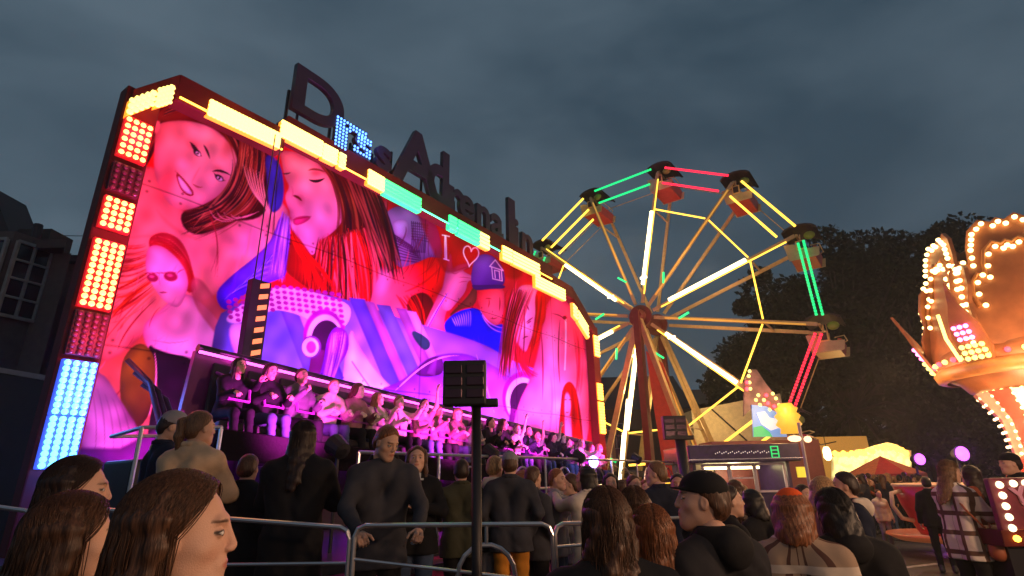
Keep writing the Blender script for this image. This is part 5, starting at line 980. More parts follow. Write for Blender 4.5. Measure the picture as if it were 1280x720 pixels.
# painted lines and litter-like patches on the ground
b = MB(); a, c = at(1060, 696, 11), at(1190, 688, 11); b.add([(a[0], 10.6, .004), (c[0], 11.4, .004), (c[0], 11.55, .004), (a[0], 10.75, .004)], [(0, 1, 2, 3)]); o = b.build('road_marking', mat('worn white paint', (.35, .33, .3), .7, var=.5, vscale=9)); o['kind'] = 'structure'
# ================================================================ people: smooth implicit bodies meshed with surface nets
def surface_nets(F, org, h):
    s = F < 0; nx, ny, nz = F.shape
    cell = np.zeros((nx-1, ny-1, nz-1), np.int8)
    for i in (0, 1):
        for j in (0, 1):
            for k in (0, 1): cell += s[i:nx-1+i, j:ny-1+j, k:nz-1+k]
    act = (cell > 0) & (cell < 8); ids = -np.ones(act.shape, np.int64); I = np.argwhere(act); ids[act] = np.arange(len(I))
    acc = np.zeros((len(I), 3)); cnt = np.zeros(len(I)); C8 = [(i, j, k) for i in (0, 1) for j in (0, 1) for k in (0, 1)]
    for a in C8:
        for ax in range(3):
            if a[ax] == 0:
                b = list(a); b[ax] = 1
                fa = F[I[:, 0]+a[0], I[:, 1]+a[1], I[:, 2]+a[2]]; fb = F[I[:, 0]+b[0], I[:, 1]+b[1], I[:, 2]+b[2]]
                m = (fa < 0) != (fb < 0); t = np.where(m, fa/np.where(m, fa-fb, 1), 0); p = np.array(a, float)[None]+0*acc; p[:, ax] += t
                acc += p*m[:, None]; cnt += m
    V = (I+acc/cnt[:, None])*h+org; Q = []
    for ax in range(3):
        o = [(1, 0, 0), (0, 1, 0), (0, 0, 1)][ax]; e1, e2 = [(0, 1, 0), (1, 0, 0), (1, 0, 0)][ax], [(0, 0, 1), (0, 0, 1), (0, 1, 0)][ax]
        A = s[:nx-o[0], :ny-o[1], :nz-o[2]]; B = s[o[0]:, o[1]:, o[2]:]; E = np.argwhere(A != B); e1 = np.array(e1); e2 = np.array(e2)
        E = E[(((E-e1) >= 0).all(1)) & (((E-e2) >= 0).all(1)) & (E < np.array(act.shape)).all(1)]
        if not len(E): continue
        g_ = lambda q: ids[q[:, 0], q[:, 1], q[:, 2]]
        q = np.stack([g_(E), g_(E-e1), g_(E-e1-e2), g_(E-e2)], 1); fl = A[E[:, 0], E[:, 1], E[:, 2]]
        if ax == 1: fl = ~fl
        q[~fl] = q[~fl][:, ::-1]; q = q[(q >= 0).all(1)]; Q.append(q)
    return V, np.concatenate(Q)
class SDF:
    """smooth union of round cones / ellipsoids; sub() carves"""
    def __init__(s, k=.03): s.p = []; s.k = k
    def cone(s, a, b, ra, rb, k=None, neg=False, fl=None): s.p.append(('c', np.array(a, float), np.array(b, float), ra, rb, k or s.k, neg, fl)); return s
    def ell(s, c, r, k=None, neg=False, R=None): s.p.append(('e', np.array(c, float), np.array(r, float), R, None, k or s.k, neg, None)); return s
    def bbox(s):
        lo = np.full(3, 1e9); hi = -lo
        for t, a, b, ra, rb, k, neg, fl in s.p:
            if neg: continue
            if t == 'c': m = max(ra, rb)+.02; l = np.minimum(a, b)-m; u = np.maximum(a, b)+m
            else: l = a-b.max()-.02; u = a+b.max()+.02
            lo = np.minimum(lo, l); hi = np.maximum(hi, u)
        return lo, hi
    def ev(s, X):
        d = None
        for t, a, b, ra, rb, k, neg, fl in s.p:
            if t == 'c':
                if fl is not None: A = a*fl; B = b*fl; Y = X*fl
                else: A, B, Y = a, b, X
                ab = B-A; tt = np.clip(((Y-A)@ab)/max(ab@ab, 1e-12), 0, 1); q = np.sqrt(((Y-A-tt[..., None]*ab)**2).sum(-1))-(ra+(rb-ra)*tt)
            else:
                Y = X-a
                if ra is not None: Y = Y@ra
                n_ = np.sqrt(((Y/b)**2).sum(-1)); g_ = np.sqrt(((Y/(b*b))**2).sum(-1))+1e-9; q = n_*(n_-1)/g_
            if d is None: d = q; continue
            if neg: q = -q; hh = np.clip(.5-.5*(d-q)/k, 0, 1); d = d*(1-hh)+q*hh+k*hh*(1-hh)
            else: hh = np.clip(.5+.5*(d-q)/k, 0, 1); d = d*(1-hh)+q*hh-k*hh*(1-hh)
        return d
    def mesh(s, h, post=None):
        lo, hi = s.bbox(); n = np.ceil((hi-lo)/h).astype(int)+3; ax = [lo[i]-h+np.arange(n[i])*h for i in range(3)]
        X = np.stack(np.meshgrid(*ax, indexing='ij'), -1); F = s.ev(X)
        if post is not None: F = post(X, F)
        return surface_nets(F, lo-h, h)
def mk(name, V, Q, m, parent=None, col=None, smooth=True):
    me = bpy.data.meshes.new(name); me.vertices.add(len(V)); me.vertices.foreach_set('co', np.asarray(V, np.float32).ravel()); me.loops.add(Q.size); me.loops.foreach_set('vertex_index', Q.ravel().astype(np.int32))
    me.polygons.add(len(Q)); me.polygons.foreach_set('loop_start', np.arange(0, Q.size, 4, dtype=np.int32)); me.polygons.foreach_set('use_smooth', [smooth]*len(Q)); me.update(calc_edges=True)
    if col is not None:
        a = me.color_attributes.new('Col', 'FLOAT_COLOR', 'POINT'); c = np.ones((len(V), 4), np.float32); c[:, :3] = col; a.data.foreach_set('color', c.ravel())
    return link(name, me, m, parent)
def rotz(a): c, s_ = math.cos(a), math.sin(a); return np.array([[c, -s_, 0], [s_, c, 0], [0, 0, 1.0]])
def rotx(a): c, s_ = math.cos(a), math.sin(a); return np.array([[1, 0, 0], [0, c, -s_], [0, s_, c]])
M_SKIN = vmat('skin', rough=.48, spec=.4, bump=.25, bs=330)
def cloth(name, col, rough=.8, var=.2, vs=7, bump=.25): return mat(name, col, rough, 0, var=var, vscale=vs, bump=bump, spec=.15, sheen=.0)
def plaid(name, c0, c1, c2, sc):
    if name in _mats: return _mats[name]
    m = bpy.data.materials.new(name); m.use_nodes = True; t = m.node_tree; A = t.nodes.new; K = t.links.new; b = t.nodes['Principled BSDF']; b.inputs['Roughness'].default_value = .85; b.inputs['Specular IOR Level'].default_value = .1
    g = A('ShaderNodeTexCoord'); s_ = A('ShaderNodeSeparateXYZ'); K(g.outputs['Object'], s_.inputs[0]); at2 = A('ShaderNodeMath'); at2.operation = 'ARCTAN2'; K(s_.outputs[0], at2.inputs[0]); K(s_.outputs[1], at2.inputs[1])
    prev = None; mx = []
    for src, k_, w_ in ((at2.outputs[0], sc*.24, .26), (s_.outputs[2], sc, .24)):
        mu = A('ShaderNodeMath'); mu.operation = 'MULTIPLY'; mu.inputs[1].default_value = k_; K(src, mu.inputs[0]); fr = A('ShaderNodeMath'); fr.operation = 'FRACT'; K(mu.outputs[0], fr.inputs[0]); lt = A('ShaderNodeMath'); lt.operation = 'LESS_THAN'; lt.inputs[1].default_value = w_; K(fr.outputs[0], lt.inputs[0]); mx.append(lt.outputs[0])
    a1 = A('ShaderNodeMixRGB'); a1.inputs[1].default_value = (*c0, 1); a1.inputs[2].default_value = (*c1, 1); K(mx[0], a1.inputs[0]); a2 = A('ShaderNodeMixRGB'); a2.inputs[2].default_value = (*c2, 1); K(mx[1], a2.inputs[0]); K(a1.outputs[0], a2.inputs[1]); K(a2.outputs[0], b.inputs['Base Color']); _mats[name] = m; return m

ARM = {  # elbow, wrist for the right arm (+x); y forward
    'down': ((.24, -.02, 1.13), (.25, .08, .88)), 'pocket': ((.27, -.08, 1.15), (.20, .08, .96)), 'rail': ((.25, .14, 1.17), (.20, .38, 1.07)), 'cross': ((.25, .10, 1.16), (.02, .22, 1.20)),
    'up': ((.24, .20, 1.38), (.12, .33, 1.62)), 'phone': ((.22, .10, 1.18), (.12, .34, 1.36)), 'sitrail': ((.23, .18, 1.16), (.16, .36, 1.26)), 'reach': ((.20, .24, 1.34), (.12, .46, 1.44)), 'high': ((.28, .05, 1.62), (.22, .10, 1.88))}
def head_sdf(res, female=True):
    """head in its own frame: chin-to-crown ~.23, centre at origin, face towards +y"""
    s = SDF(.018)
    s.ell((0, -.012, .025), (.074, .094, .092)); s.ell((0, .020, -.030), (.058, .070, .075), .03); s.ell((0, .058, -.088), (.026 if female else .032, .026, .022), .035)
    s.ell((.043, .040, -.018), (.022, .026, .022), .02); s.ell((-.043, .040, -.018), (.022, .026, .022), .02)
    s.cone((.038, .020, -.062), (.012, .062, -.090), .022, .020, .03); s.cone((-.038, .020, -.062), (-.012, .062, -.090), .022, .020, .03)
    s.ell((0, .076, .034), (.045, .014, .012), .014)
    s.cone((0, .088, .020), (0, .102, -.016), .007, .0100, .010); s.ell((0, .099, -.022), (.0135, .010, .0085), .006); s.ell((.011, .096, -.023), (.007, .009, .006), .004); s.ell((-.011, .096, -.023), (.007, .009, .006), .004)
    s.ell((.031, .092, .012), (.017, .012, .012), .010, True); s.ell((-.031, .092, .012), (.017, .012, .012), .010, True)
    s.ell((.031, .0755, .010), (.0125, .0115, .0115), .003); s.ell((-.031, .0755, .010), (.0125, .0115, .0115), .003)
    s.ell((0, .080, -.052), (.026, .015, .020), .014); s.ell((0, .0925, -.0480), (.0185, .0055, .0048), .004); s.ell((0, .0910, -.0580), (.0160, .0060, .0052), .004); s.ell((0, .100, -.0530), (.022, .005, .0010), .002, True)
    for x in (1, -1): s.ell((x*.074, -.006, -.002), (.010, .018, .030), .008); s.ell((x*.083, .0, .0), (.005, .009, .016), .004, True)
    s.cone((0, -.022, -.05), (0, -.038, -.17), .050, .056, .03)
    return s
def skin_cols(V, tone, brow=(.08, .04, .02), lip=None):
    c = np.tile(np.array(tone, float), (len(V), 1)); x, y, z = V[:, 0], V[:, 1], V[:, 2]; ax = np.abs(x)
    def m(w, col): w = np.clip(w, 0, 1)[:, None]; c[:] = c*(1-w)+np.array(col)*w
    m((1-((ax-.032)/.022)**2-((z-.034+.12*np.abs(ax-.032))/.0042)**2)*1.5*(y > .06), brow)
    lc = lip or (tone[0]*.82, tone[1]*.50, tone[2]*.50)
    m((1.1-(x/.022)**2-((z+.053)/.0105)**2)*2.2*(y > .07), lc)
    ey = (y > .068)
    m((1-((ax-.031)/.0150)**2-((z-.0105)/.0072)**2)*4*ey, (.03, .02, .015)); m((1-((ax-.031)/.0120)**2-((z-.0100)/.0045)**2)*4*ey, (.75, .72, .70)); m((1-((ax-.031)/.0052)**2-((z-.0105)/.0052)**2)*5*ey, (.03, .02, .012))
    m((1-((x)/.04)**2-((z+.015)/.05)**2)*.15*(y > .05), (tone[0]*1.05, tone[1]*.8, tone[2]*.75)); m((1-((ax-.045)/.02)**2-((z+.03)/.02)**2)*.25*(y > .03), (tone[0], tone[1]*.72, tone[2]*.7))
    return c
def hand_sdf(grip=.6, side=1):
    """wrist at origin, fingers along -z; palm facing -x*side; thumb forward +y"""
    s = SDF(.010); s.cone((0, .018, -.03), (0, .015, -.085), .015, .014); s.cone((0, -.018, -.03), (0, -.022, -.082), .015, .013); s.cone((0, 0, .03), (0, 0, -.04), .026, .022)
    for i, (y, L1) in enumerate(((.028, .072), (.009, .080), (-.010, .074), (-.028, .058))):
        p = np.array([0, y, -.085]); a = 0
        for j, f in enumerate((.45, .32, .23)):
            a += grip*(.8+.2*j); q = p+np.array([-side*math.sin(a), 0, -math.cos(a)])*L1*f; s.cone(p, q, .0088-.001*j, .0080-.001*j, .004); p = q
    p0 = np.array([-side*.005, .026, -.035]); p1 = p0+np.array([-side*.018, .030, -.028]); p2 = p1+np.array([-side*.018, .006, -.026]); s.cone(p0, p1, .013, .010, .008); s.cone(p1, p2, .010, .008, .004)
    return s
_HC = {}
def cached(key, fn):
    if key not in _HC: _HC[key] = fn()
    return _HC[key]
def frame_to(d, up=(0, 1, 0)):
    """matrix whose -z is d"""
    z = -np.array(d, float)/np.linalg.norm(d); y = np.array(up, float); x = np.cross(y, z); x /= np.linalg.norm(x)+1e-9; y = np.cross(z, x); return np.stack([x, y, z], 1)
def person(loc, rz, label, H=1.70, arms=('down', 'down'), top=None, bottom=None, hair=None, hairstyle='short', tone=(.62, .36, .25), hd=(0, 0), hat=None, hem=.80, res=.018, hres=.0075, female=True, sit=False, bag=None, scarf=None, group=None, lean=0.0, bulk=1.0, hood=None, hand_res=.006, name='person', shoes=True, hrot=0, extra=None, lower=True, strands=0):
    """loc: feet; faces local +y; hd=(yaw, pitch) of the head in degrees"""
    sc = H/1.72; hy, hp = math.radians(hd[0]), math.radians(hd[1]); J = {}
    sh = .165*bulk if female else .185*bulk; ln = lean
    def LN(p):                                              # lean the upper body forward about the hips
        p = np.array(p, float)
        if p[2] > .92: a = ln; d = p-np.array([0, 0, .92]); p = np.array([d[0], d[1]*math.cos(a)+d[2]*math.sin(a), .92+d[2]*math.cos(a)-d[1]*math.sin(a)])
        return p
    HC_ = LN((0, .035, 1.605)); Rh = rotz(hy) @ rotx(hp); body = SDF(.04)
    A = {}
    for sd, nm in ((1, arms[1]), (-1, arms[0])):
        e, w_ = ARM[nm]; A[sd] = (LN((sd*sh, 0, 1.375)), LN((e[0]*sd*(bulk if nm != 'cross' else 1), e[1], e[2])), LN((w_[0]*sd, w_[1], w_[2])))
    if sit: HP = [(s_*.09, 0, .92) for s_ in (1, -1)]; KN = [(s_*.11, .40, .90) for s_ in (1, -1)]; AN = [(s_*.11, .46, .50) for s_ in (1, -1)]
    else: HP = [(s_*.09, 0, .90) for s_ in (1, -1)]; KN = [(s_*.095, .02, .49) for s_ in (1, -1)]; AN = [(s_*.10, -.02, .09) for s_ in (1, -1)]
    def torso(s, g):                                        # g = garment thickness
        for s_ in (1, -1): s.cone(LN((s_*(sh-.07), 0, 1.33)), LN((s_*.07, .0, 1.08)), .095+g, .085+g); s.cone(LN((s_*.065, 0, 1.10)), LN((s_*.08, -.01, .93)), .088+g, .10+g)
        [s.cone(LN((s_*.03, -.01, 1.435)), LN((s_*(sh-.005), -.01, 1.375)), .056+g, .044+g) for s_ in (1, -1)]; s.cone(LN((0, 0, 1.38)), LN((0, -.01, 1.49)), .075+g*.7, .055+g*.4)
        if female: s.ell(LN((0, .09, 1.27)), (.12+g, .06+g, .06+g))
    def arm(s, g, sd, cut=1.0):
        a, e, w_ = A[sd]; w2 = e+(w_-e)*cut; s.cone(a, e, .050+g, .038+g*.9); s.cone(e, w2, .038+g*.9, .027+g*.8+.002)
    def legs(s, g):
        for i in range(2): s.cone(HP[i], KN[i], .082+g, .052+g); s.cone(KN[i], AN[i], .052+g, .036+g)
    # one continuous body
    torso(body, 0); arm(body, 0, 1); arm(body, 0, -1)
    if lower:
        legs(body, 0)
        for i in range(2): body.cone(np.array(AN[i])+(0, -.02, -.04), np.array(AN[i])+(0, .14, -.06), .035, .03)
    V, Q = body.mesh(max(res, .02)); parts = [(V, Q, np.tile(np.array(tone, float), (len(V), 1)))]
    Vh, Qh = cached(('head', hres, female), lambda: head_sdf(0, female).mesh(hres)); parts.append((Vh @ Rh.T+HC_, Qh, skin_cols(Vh, tone)))
    for sd, nm in ((1, arms[1]), (-1, arms[0])):
        if nm == 'pocket': continue
        grip = 1.15 if nm in ('rail', 'sitrail', 'phone') else .45; hv, hq = cached(('hand', grip, sd, hand_res), lambda: hand_sdf(grip, sd).mesh(hand_res)); d = A[sd][2]-A[sd][1]
        if nm in ('rail', 'sitrail'): d = np.array([-.2*sd, .9, -.45]); R_ = frame_to(d, (-sd*1., .2, .3))
        else: R_ = frame_to(d)
        parts.append((hv @ R_.T+A[sd][2], hq, np.tile(np.array(tone, float), (len(hv), 1))))
    VV_, QQ, CC = [], [], []; n_ = 0
    for v, q, c in parts: VV_.append(v); QQ.append(q+n_); CC.append(c); n_ += len(v)
    me_o = mk(name, np.concatenate(VV_)*sc, np.concatenate(QQ), M_SKIN, None, np.concatenate(CC)); me_o.location = loc; me_o.rotation_euler = (0, 0, rz); tag(me_o, label, 'person', group)
    WM[me_o.name] = Matrix.Translation(Vector(loc)) @ Matrix.Rotation(rz, 4, 'Z'); o = me_o
    # top garment
    if top is not None:
        g = .022 if hem > .7 else .03; s = SDF(.035); torso(s, g); arm(s, g*.9, 1, .96); arm(s, g*.9, -1, .96)
        if hem < .9 and not sit:
            for s_ in (1, -1): s.cone((s_*.075, -.01, .93), (s_*.085, 0, hem), .10+g, .115+g)
        rs = np.random.RandomState(abs(hash(label)) % 9999 if False else sum(map(ord, label)) % 9999)
        ph = rs.rand(6)*6
        def post(X, F):
            f = F+.0042*np.sin(X[..., 2]*24+X[..., 0]*30+ph[0]+2.2*np.sin(X[..., 0]*13+X[..., 2]*9+ph[1]))*np.sin(X[..., 0]*19+X[..., 1]*24-X[..., 2]*11+ph[2])+.0022*np.sin(X[..., 2]*58+X[..., 0]*44+ph[3]+2.5*np.sin(X[..., 1]*20+X[..., 2]*13+ph[4]))*np.sin(X[..., 2]*17+X[..., 0]*25+ph[5])
            if not sit: f = np.maximum(f, hem-X[..., 2])
            else: f = np.maximum(f, .88-X[..., 2])
            return np.maximum(f, X[..., 2]-(LN((0, 0, 1.515))[2]))
        v, q = s.mesh(res, post); mk('coat' if hem < .8 else 'jacket', v*sc, q, top, o)
        if not hood and not sit and res < .02:
            s = SDF(.015); c_ = LN((0, 0, 1.485))
            for k in range(10):
                t0, t1 = 2*PI*k/10, 2*PI*(k+1)/10
                s.cone(c_+np.array([.078*math.cos(t0), .074*math.sin(t0), -.012-.02*math.sin(t0)]), c_+np.array([.078*math.cos(t1), .074*math.sin(t1), -.012-.02*math.sin(t1)]), .020, .020)
            v, q = s.mesh(.011); mk('collar', v*sc, q, top, o)
        if hood:
            s = SDF(.03); hb = LN((0, -.075, 1.47))
            for k in range(9):
                t = PI*(k/8); s.cone(hb+np.array([.085*math.cos(t), .06-.075*math.sin(t), .015]), hb+np.array([.075*math.cos(t), .05-.09*math.sin(t), -.03]), .026, .03)
            s.ell(hb+np.array([0, -.035, -.04]), (.09, .045, .075)); v, q = s.mesh(res*.8); mk('hood', v*sc, q, hood, o)
    if bottom is not None and lower:
        s = SDF(.035); legs(s, .014)
        for s_ in (1, -1): s.cone(HP[0], HP[1], .10, .10)
        v, q = s.mesh(res, lambda X, F: np.maximum(F+.003*np.sin(X[..., 2]*60+X[..., 0]*20), (.07 if not sit else .45)-X[..., 2])); mk('trousers', v*sc, q, bottom, o)
        if shoes:
            for i in range(2):
                s = SDF(.02); a = np.array(AN[i]); s.cone(a+(0, -.03, -.045), a+(0, .15, -.05), .045, .04); s.cone(a+(0, -.02, -.04), a+(0, -.02, .02), .045, .042); v, q = s.mesh(.015, lambda X, F: np.maximum(F, a[2]-.09-X[..., 2])); mk('shoe', v*sc, q, mat('dark shoe', (.03, .03, .03), .5), o)
    # hair in head frame
    if hair is not None:
        hn = 'hair '+'_'.join('%.2f' % c for c in hair); hm = hair_mat(hn, hair); s = SDF(.02); long_ = hairstyle in ('long', 'wavy', 'bob', 'pony', 'halfup')
        rr = .010 if hairstyle == 'short' else .012
        s.ell((0, -.016, .034), (.074+rr, .092+rr, .088+rr))
        cutf = lambda X: None
        s.ell((0, -.055, -.02), (.068+rr, .05+rr, .06), .03)
        tails = SDF(.03)
        def post(X, F):
            x, y, z = X[..., 0], X[..., 1], X[..., 2]
            fr = np.maximum(y-.040-.55*np.clip(z-.045, 0, 1)+np.where(z < .055, .8*np.clip(.055-z, 0, .05), 0), -(z-.068)+.0*y)     # face opening
            g2 = np.minimum(y-.04+.9*np.clip(.06-z, -.02, .09), .080+.30*y-.5*np.abs(x)*(y > 0)-z); hh = np.clip(.5+.5*(F-g2)/.022, 0, 1); f = F*hh+g2*(1-hh)+.022*hh*(1-hh)
            f = f+.0010*np.sin(x*300+np.sin(z*30)*3)+.0008*np.sin(y*280+z*40)
            return f
        v, q = s.mesh(hres if hres > .006 else hres*1.2, post); vs = [v]; qs = [q]; n_ = len(v)
        Ld = None
        if hairstyle in ('long', 'wavy', 'halfup'): Ld = .34
        elif hairstyle == 'bob': Ld = .15
        if Ld:
            t_ = SDF(.022); rs = np.random.RandomState(5+int(hair[0]*100)+len(label)); kk = .72 if strands else 1.0
            for k in range(15):
                a = -PI/2+(k-7)/7*(1.50 if strands else 1.75); x0, y0 = .076*math.cos(a), -.012+.088*math.sin(a); L_ = Ld*rs.uniform(.85, 1.08)*(.8 if abs(k-7) > 5 else 1); wv = .012 if hairstyle == 'wavy' else .004
                p = np.array([x0, y0, .04]); steps = 6; t_.cone((x0*.30, y0*.45-.01, .100), (x0*.82, y0*.85, .080), .012*kk, .016*kk, .02); t_.cone((x0*.82, y0*.85, .080), p, .016*kk, .021*kk, .02)
                for j in range(steps):
                    z1 = .04-(L_+.04)*(j+1)/steps; out_ = 1+.12*min(j, 3)/3+.10*(bulk-1); qn = np.array([x0*out_+wv*math.sin(j*1.9+k), min(y0*out_*1.0, .03)-.012*j/3-(.03*j/steps if y0 < 0 else 0)+wv*math.cos(j*2+k), z1]); t_.cone(p, qn, (.023-.0019*j)*kk, (.023-.0019*(j+1))*kk, .022); p = qn
            v, q = t_.mesh(hres*1.25, lambda X, F: F+.0018*np.sin(X[..., 0]*230+X[..., 1]*140+4*np.sin(X[..., 2]*9)))
            vs.append(v); qs.append(q+n_); n_ += len(v)
        if hairstyle == 'pony':
            t_ = SDF(.02); t_.cone((0, -.10, .06), (0, -.135, .04), .022, .026); t_.cone((0, -.135, .04), (-.01, -.135, -.06), .028, .03); t_.cone((-.01, -.135, -.06), (-.02, -.115, -.20), .03, .012)
            v, q = t_.mesh(hres*1.2, lambda X, F: F+.003*np.sin(X[..., 0]*230+3*np.sin(X[..., 2]*14))); vs.append(v); qs.append(q+n_); n_ += len(v)
        if hairstyle == 'bun': t_ = SDF(.02); t_.ell((0, -.09, .10), (.04, .04, .035)); v, q = t_.mesh(hres*1.2); vs.append(v); qs.append(q+n_)
        if strands:
            rs = np.random.RandomState(sum(map(ord, label))); cE = np.array([0, -.016, .034]); RR = np.array([.074+rr, .092+rr, .088+rr]); P_ = []
            for q_ in range(strands):
                sd = 1 if rs.rand() < .5 else -1; t0 = rs.rand(); a0 = math.radians(44-144*t0)      # along the parting, front to nape
                S_ = np.array([sd*rs.uniform(.01, .10), math.sin(a0), math.cos(a0)]); S_ /= np.linalg.norm(S_); az = math.radians(4-94*t0+rs.randn()*6); zE = rs.uniform(-.35, .0); E_ = np.array([sd*math.cos(az), math.sin(az), zE]); E_ /= np.linalg.norm(E_)
                rad = rs.uniform(.995, 1.075); pts = []
                for u in np.linspace(0, 1, 8): d_ = S_*(1-u)+E_*u; d_ /= np.linalg.norm(d_)+1e-9; pts.append(cE+d_*RR*rad)
                p = pts[-1].copy(); LL = (Ld or .02)*rs.uniform(.75, 1.05); wv = .009 if hairstyle == 'wavy' else .003; f1, f2 = rs.rand(2)*6; dx = rs.uniform(-.012, .018)*sd; dy = rs.uniform(-.03, .01)
                if Ld:
                    for u in np.linspace(.12, 1, 9): pts.append(p+np.array([dx*u+wv*math.sin(f1+u*7), dy*u+wv*math.cos(f2+u*6), -(LL+p[2])*u]))
                P_.append(pts)
            P_ = np.array(P_); T_ = np.gradient(P_, axis=1); T_ /= np.linalg.norm(T_, axis=2, keepdims=True)+1e-9; A1 = np.cross(T_, np.array([.3, .9, .1])); A1 /= np.linalg.norm(A1, axis=2, keepdims=True)+1e-9; A2 = np.cross(T_, A1)
            m_ = P_.shape[1]; r_ = .0014*np.sin(np.linspace(.35, PI-.12, m_))[None, :, None]; ring = np.stack([P_+r_*(A1*math.cos(a)+A2*math.sin(a)) for a in (0, 2.094, 4.189)], 2); V_ = ring.reshape(-1, 3); ns_ = len(P_)
            base = (np.arange(ns_)[:, None, None]*m_*3+np.arange(m_-1)[None, :, None]*3); k_ = np.arange(3)[None, None, :]; qq = np.stack([base+k_, base+(k_+1) % 3, base+(k_+1) % 3+3, base+k_+3], -1).reshape(-1, 4)
            vs.append(V_); qs.append(qq+n_); n_ += len(V_)
        mk('hair', (np.concatenate(vs) @ Rh.T+HC_)*sc, np.concatenate(qs), hm, o)
    if hat:
        kind, hmn = hat; s = SDF(.015)
        if kind == 'beanie': s.ell((0, -.012, .050), (.086, .104, .090)); zc = .040
        elif kind == 'cap': s.ell((0, -.014, .052), (.086, .103, .078)); zc = .045; s.cone((0, .07, .050), (0, .135, .048), .008, .006, .01); [s.cone((x, .06, .050), (x*.8, .13-abs(x)*.6, .046), .009, .007, .01) for x in (-.055, -.03, .03, .055)]
        elif kind == 'hood': s.ell((0, -.022, .030), (.095, .112, .105)); s.ell((0, -.05, -.07), (.085, .07, .07)); zc = -.16
        def ph_(X, F):
            f = np.maximum(F, zc-.012-X[..., 2]+.12*X[..., 1]) if kind != 'hood' else np.maximum(F, X[..., 1]-.045)
            return f+.0012*np.sin(X[..., 0]*400)*(kind == 'beanie')
        v, q = s.mesh(max(.006, hres), ph_)
        mk({'beanie': 'beanie', 'cap': 'cap', 'hood': 'raised_hood'}[kind], (v @ Rh.T+HC_)*sc, q, hmn, o)
    if scarf is not None:
        s = SDF(.02); c = LN((0, .0, 1.475))
        for k in range(10): t0, t1 = 2*PI*k/10, 2*PI*(k+1)/10; s.cone(c+np.array([.075*math.cos(t0), .075*math.sin(t0), 0]), c+np.array([.075*math.cos(t1), .075*math.sin(t1), 0]), .036, .036)
        v, q = s.mesh(.014, lambda X, F: F+.004*np.sin(X[..., 2]*120)); mk('scarf', v*sc, q, scarf, o)
    if extra: extra(o, sc, A, LN)
    return o
def hair_mat(n, c):
    if n in _mats: return _mats[n]
    m = bpy.data.materials.new(n); m.use_nodes = True; t = m.node_tree; b = t.nodes['Principled BSDF']; A = t.nodes.new; K = t.links.new
    g = A('ShaderNodeTexCoord'); mp = A('ShaderNodeMapping'); mp.inputs['Scale'].default_value = (130, 130, 6); K(g.outputs['Object'], mp.inputs[0]); no = A('ShaderNodeTexNoise'); no.inputs['Scale'].default_value = 1.6; no.inputs['Detail'].default_value = 5; K(mp.outputs[0], no.inputs[0])
    r = A('ShaderNodeValToRGB'); r.color_ramp.elements[0].position = .35; r.color_ramp.elements[1].position = .7; r.color_ramp.elements[0].color = (c[0]*.45, c[1]*.42, c[2]*.4, 1); r.color_ramp.elements[1].color = (c[0]*1.7, c[1]*1.6, c[2]*1.5, 1)
    K(no.outputs[0], r.inputs[0]); K(r.outputs[0], b.inputs['Base Color']); b.inputs['Roughness'].default_value = .42; b.inputs['Specular IOR Level'].default_value = .35
    q = A('ShaderNodeBump'); q.inputs['Strength'].default_value = .6; q.inputs['Distance'].default_value = .004; K(no.outputs[0], q.inputs['Height']); K(q.outputs[0], b.inputs['Normal']); _mats[n] = m; return m
# ================================================================ the crowd
BLK = cloth('black cloth', (.012, .012, .014)); NAVY = cloth('navy cloth', (.014, .018, .035)); GRY = cloth('grey cloth', (.11, .11, .125)); DGR = cloth('dark grey parka', (.045, .045, .055)); BEI = cloth('beige coat wool', (.66, .44, .27)); OLV = cloth('olive cloth', (.05, .05, .03)); DGN = cloth('dark green jacket', (.028, .035, .028))
JEA = cloth('blue denim', (.06, .09, .16)); LJE = cloth('pale trousers', (.30, .27, .28)); ORG = cloth('orange trousers', (.62, .24, .03)); CRM = cloth('cream fleece', (.65, .55, .45)); RDC = cloth('rust cloth', (.30, .07, .03)); GKN = cloth('grey knit', (.26, .25, .27)); PNKC = cloth('dusty pink cloth', (.34, .17, .19)); BRNC = cloth('brown cloth', (.09, .05, .03))
T1, T2, T3 = (.66, .38, .27), (.58, .33, .23), (.50, .28, .19)
HBR, HDK, HBL, HGI, HBK, HLB = (.075, .035, .018), (.025, .013, .009), (.34, .20, .09), (.20, .075, .03), (.010, .008, .008), (.16, .085, .04)
def put(px, py, Y, zb, rz, label, Hmax=1.9, **kw):
    p = at(px, py, Y); H = min(Hmax, max(1.1, (p[2]-zb)/1.005)); zb = p[2]-H*1.005 if H == Hmax else zb
    return person((p[0], Y, zb), rz, label, H=H, **kw)
AW, TO, RI, LE = 0.0, PI, -PI/2, PI/2
# nearest women at the lower left
put(214, 596, 1.22, 0, RI+.40, 'nearest woman in profile with long straight brown hair and dark green jacket', strands=2400, hair=HBR, hairstyle='long', top=DGN, bottom=BLK, tone=T1, hres=.0030, res=.012, hd=(-2, 0), hem=.8, Hmax=1.72)
put(84, 620, 1.55, 0, RI+.95, 'woman seen from behind with long brown hair at the bottom left corner', strands=1700, hair=HBR, hairstyle='long', top=BLK, bottom=BLK, tone=T1, hres=.0045, res=.014, Hmax=1.66)
put(92, 574, 2.25, 0, RI+.55, 'woman with dark hair looking right, behind the two nearest brown haired women', strands=1100, hair=HDK, hairstyle='long', top=BLK, bottom=BLK, tone=T1, hres=.0045, res=.015, Hmax=1.78)
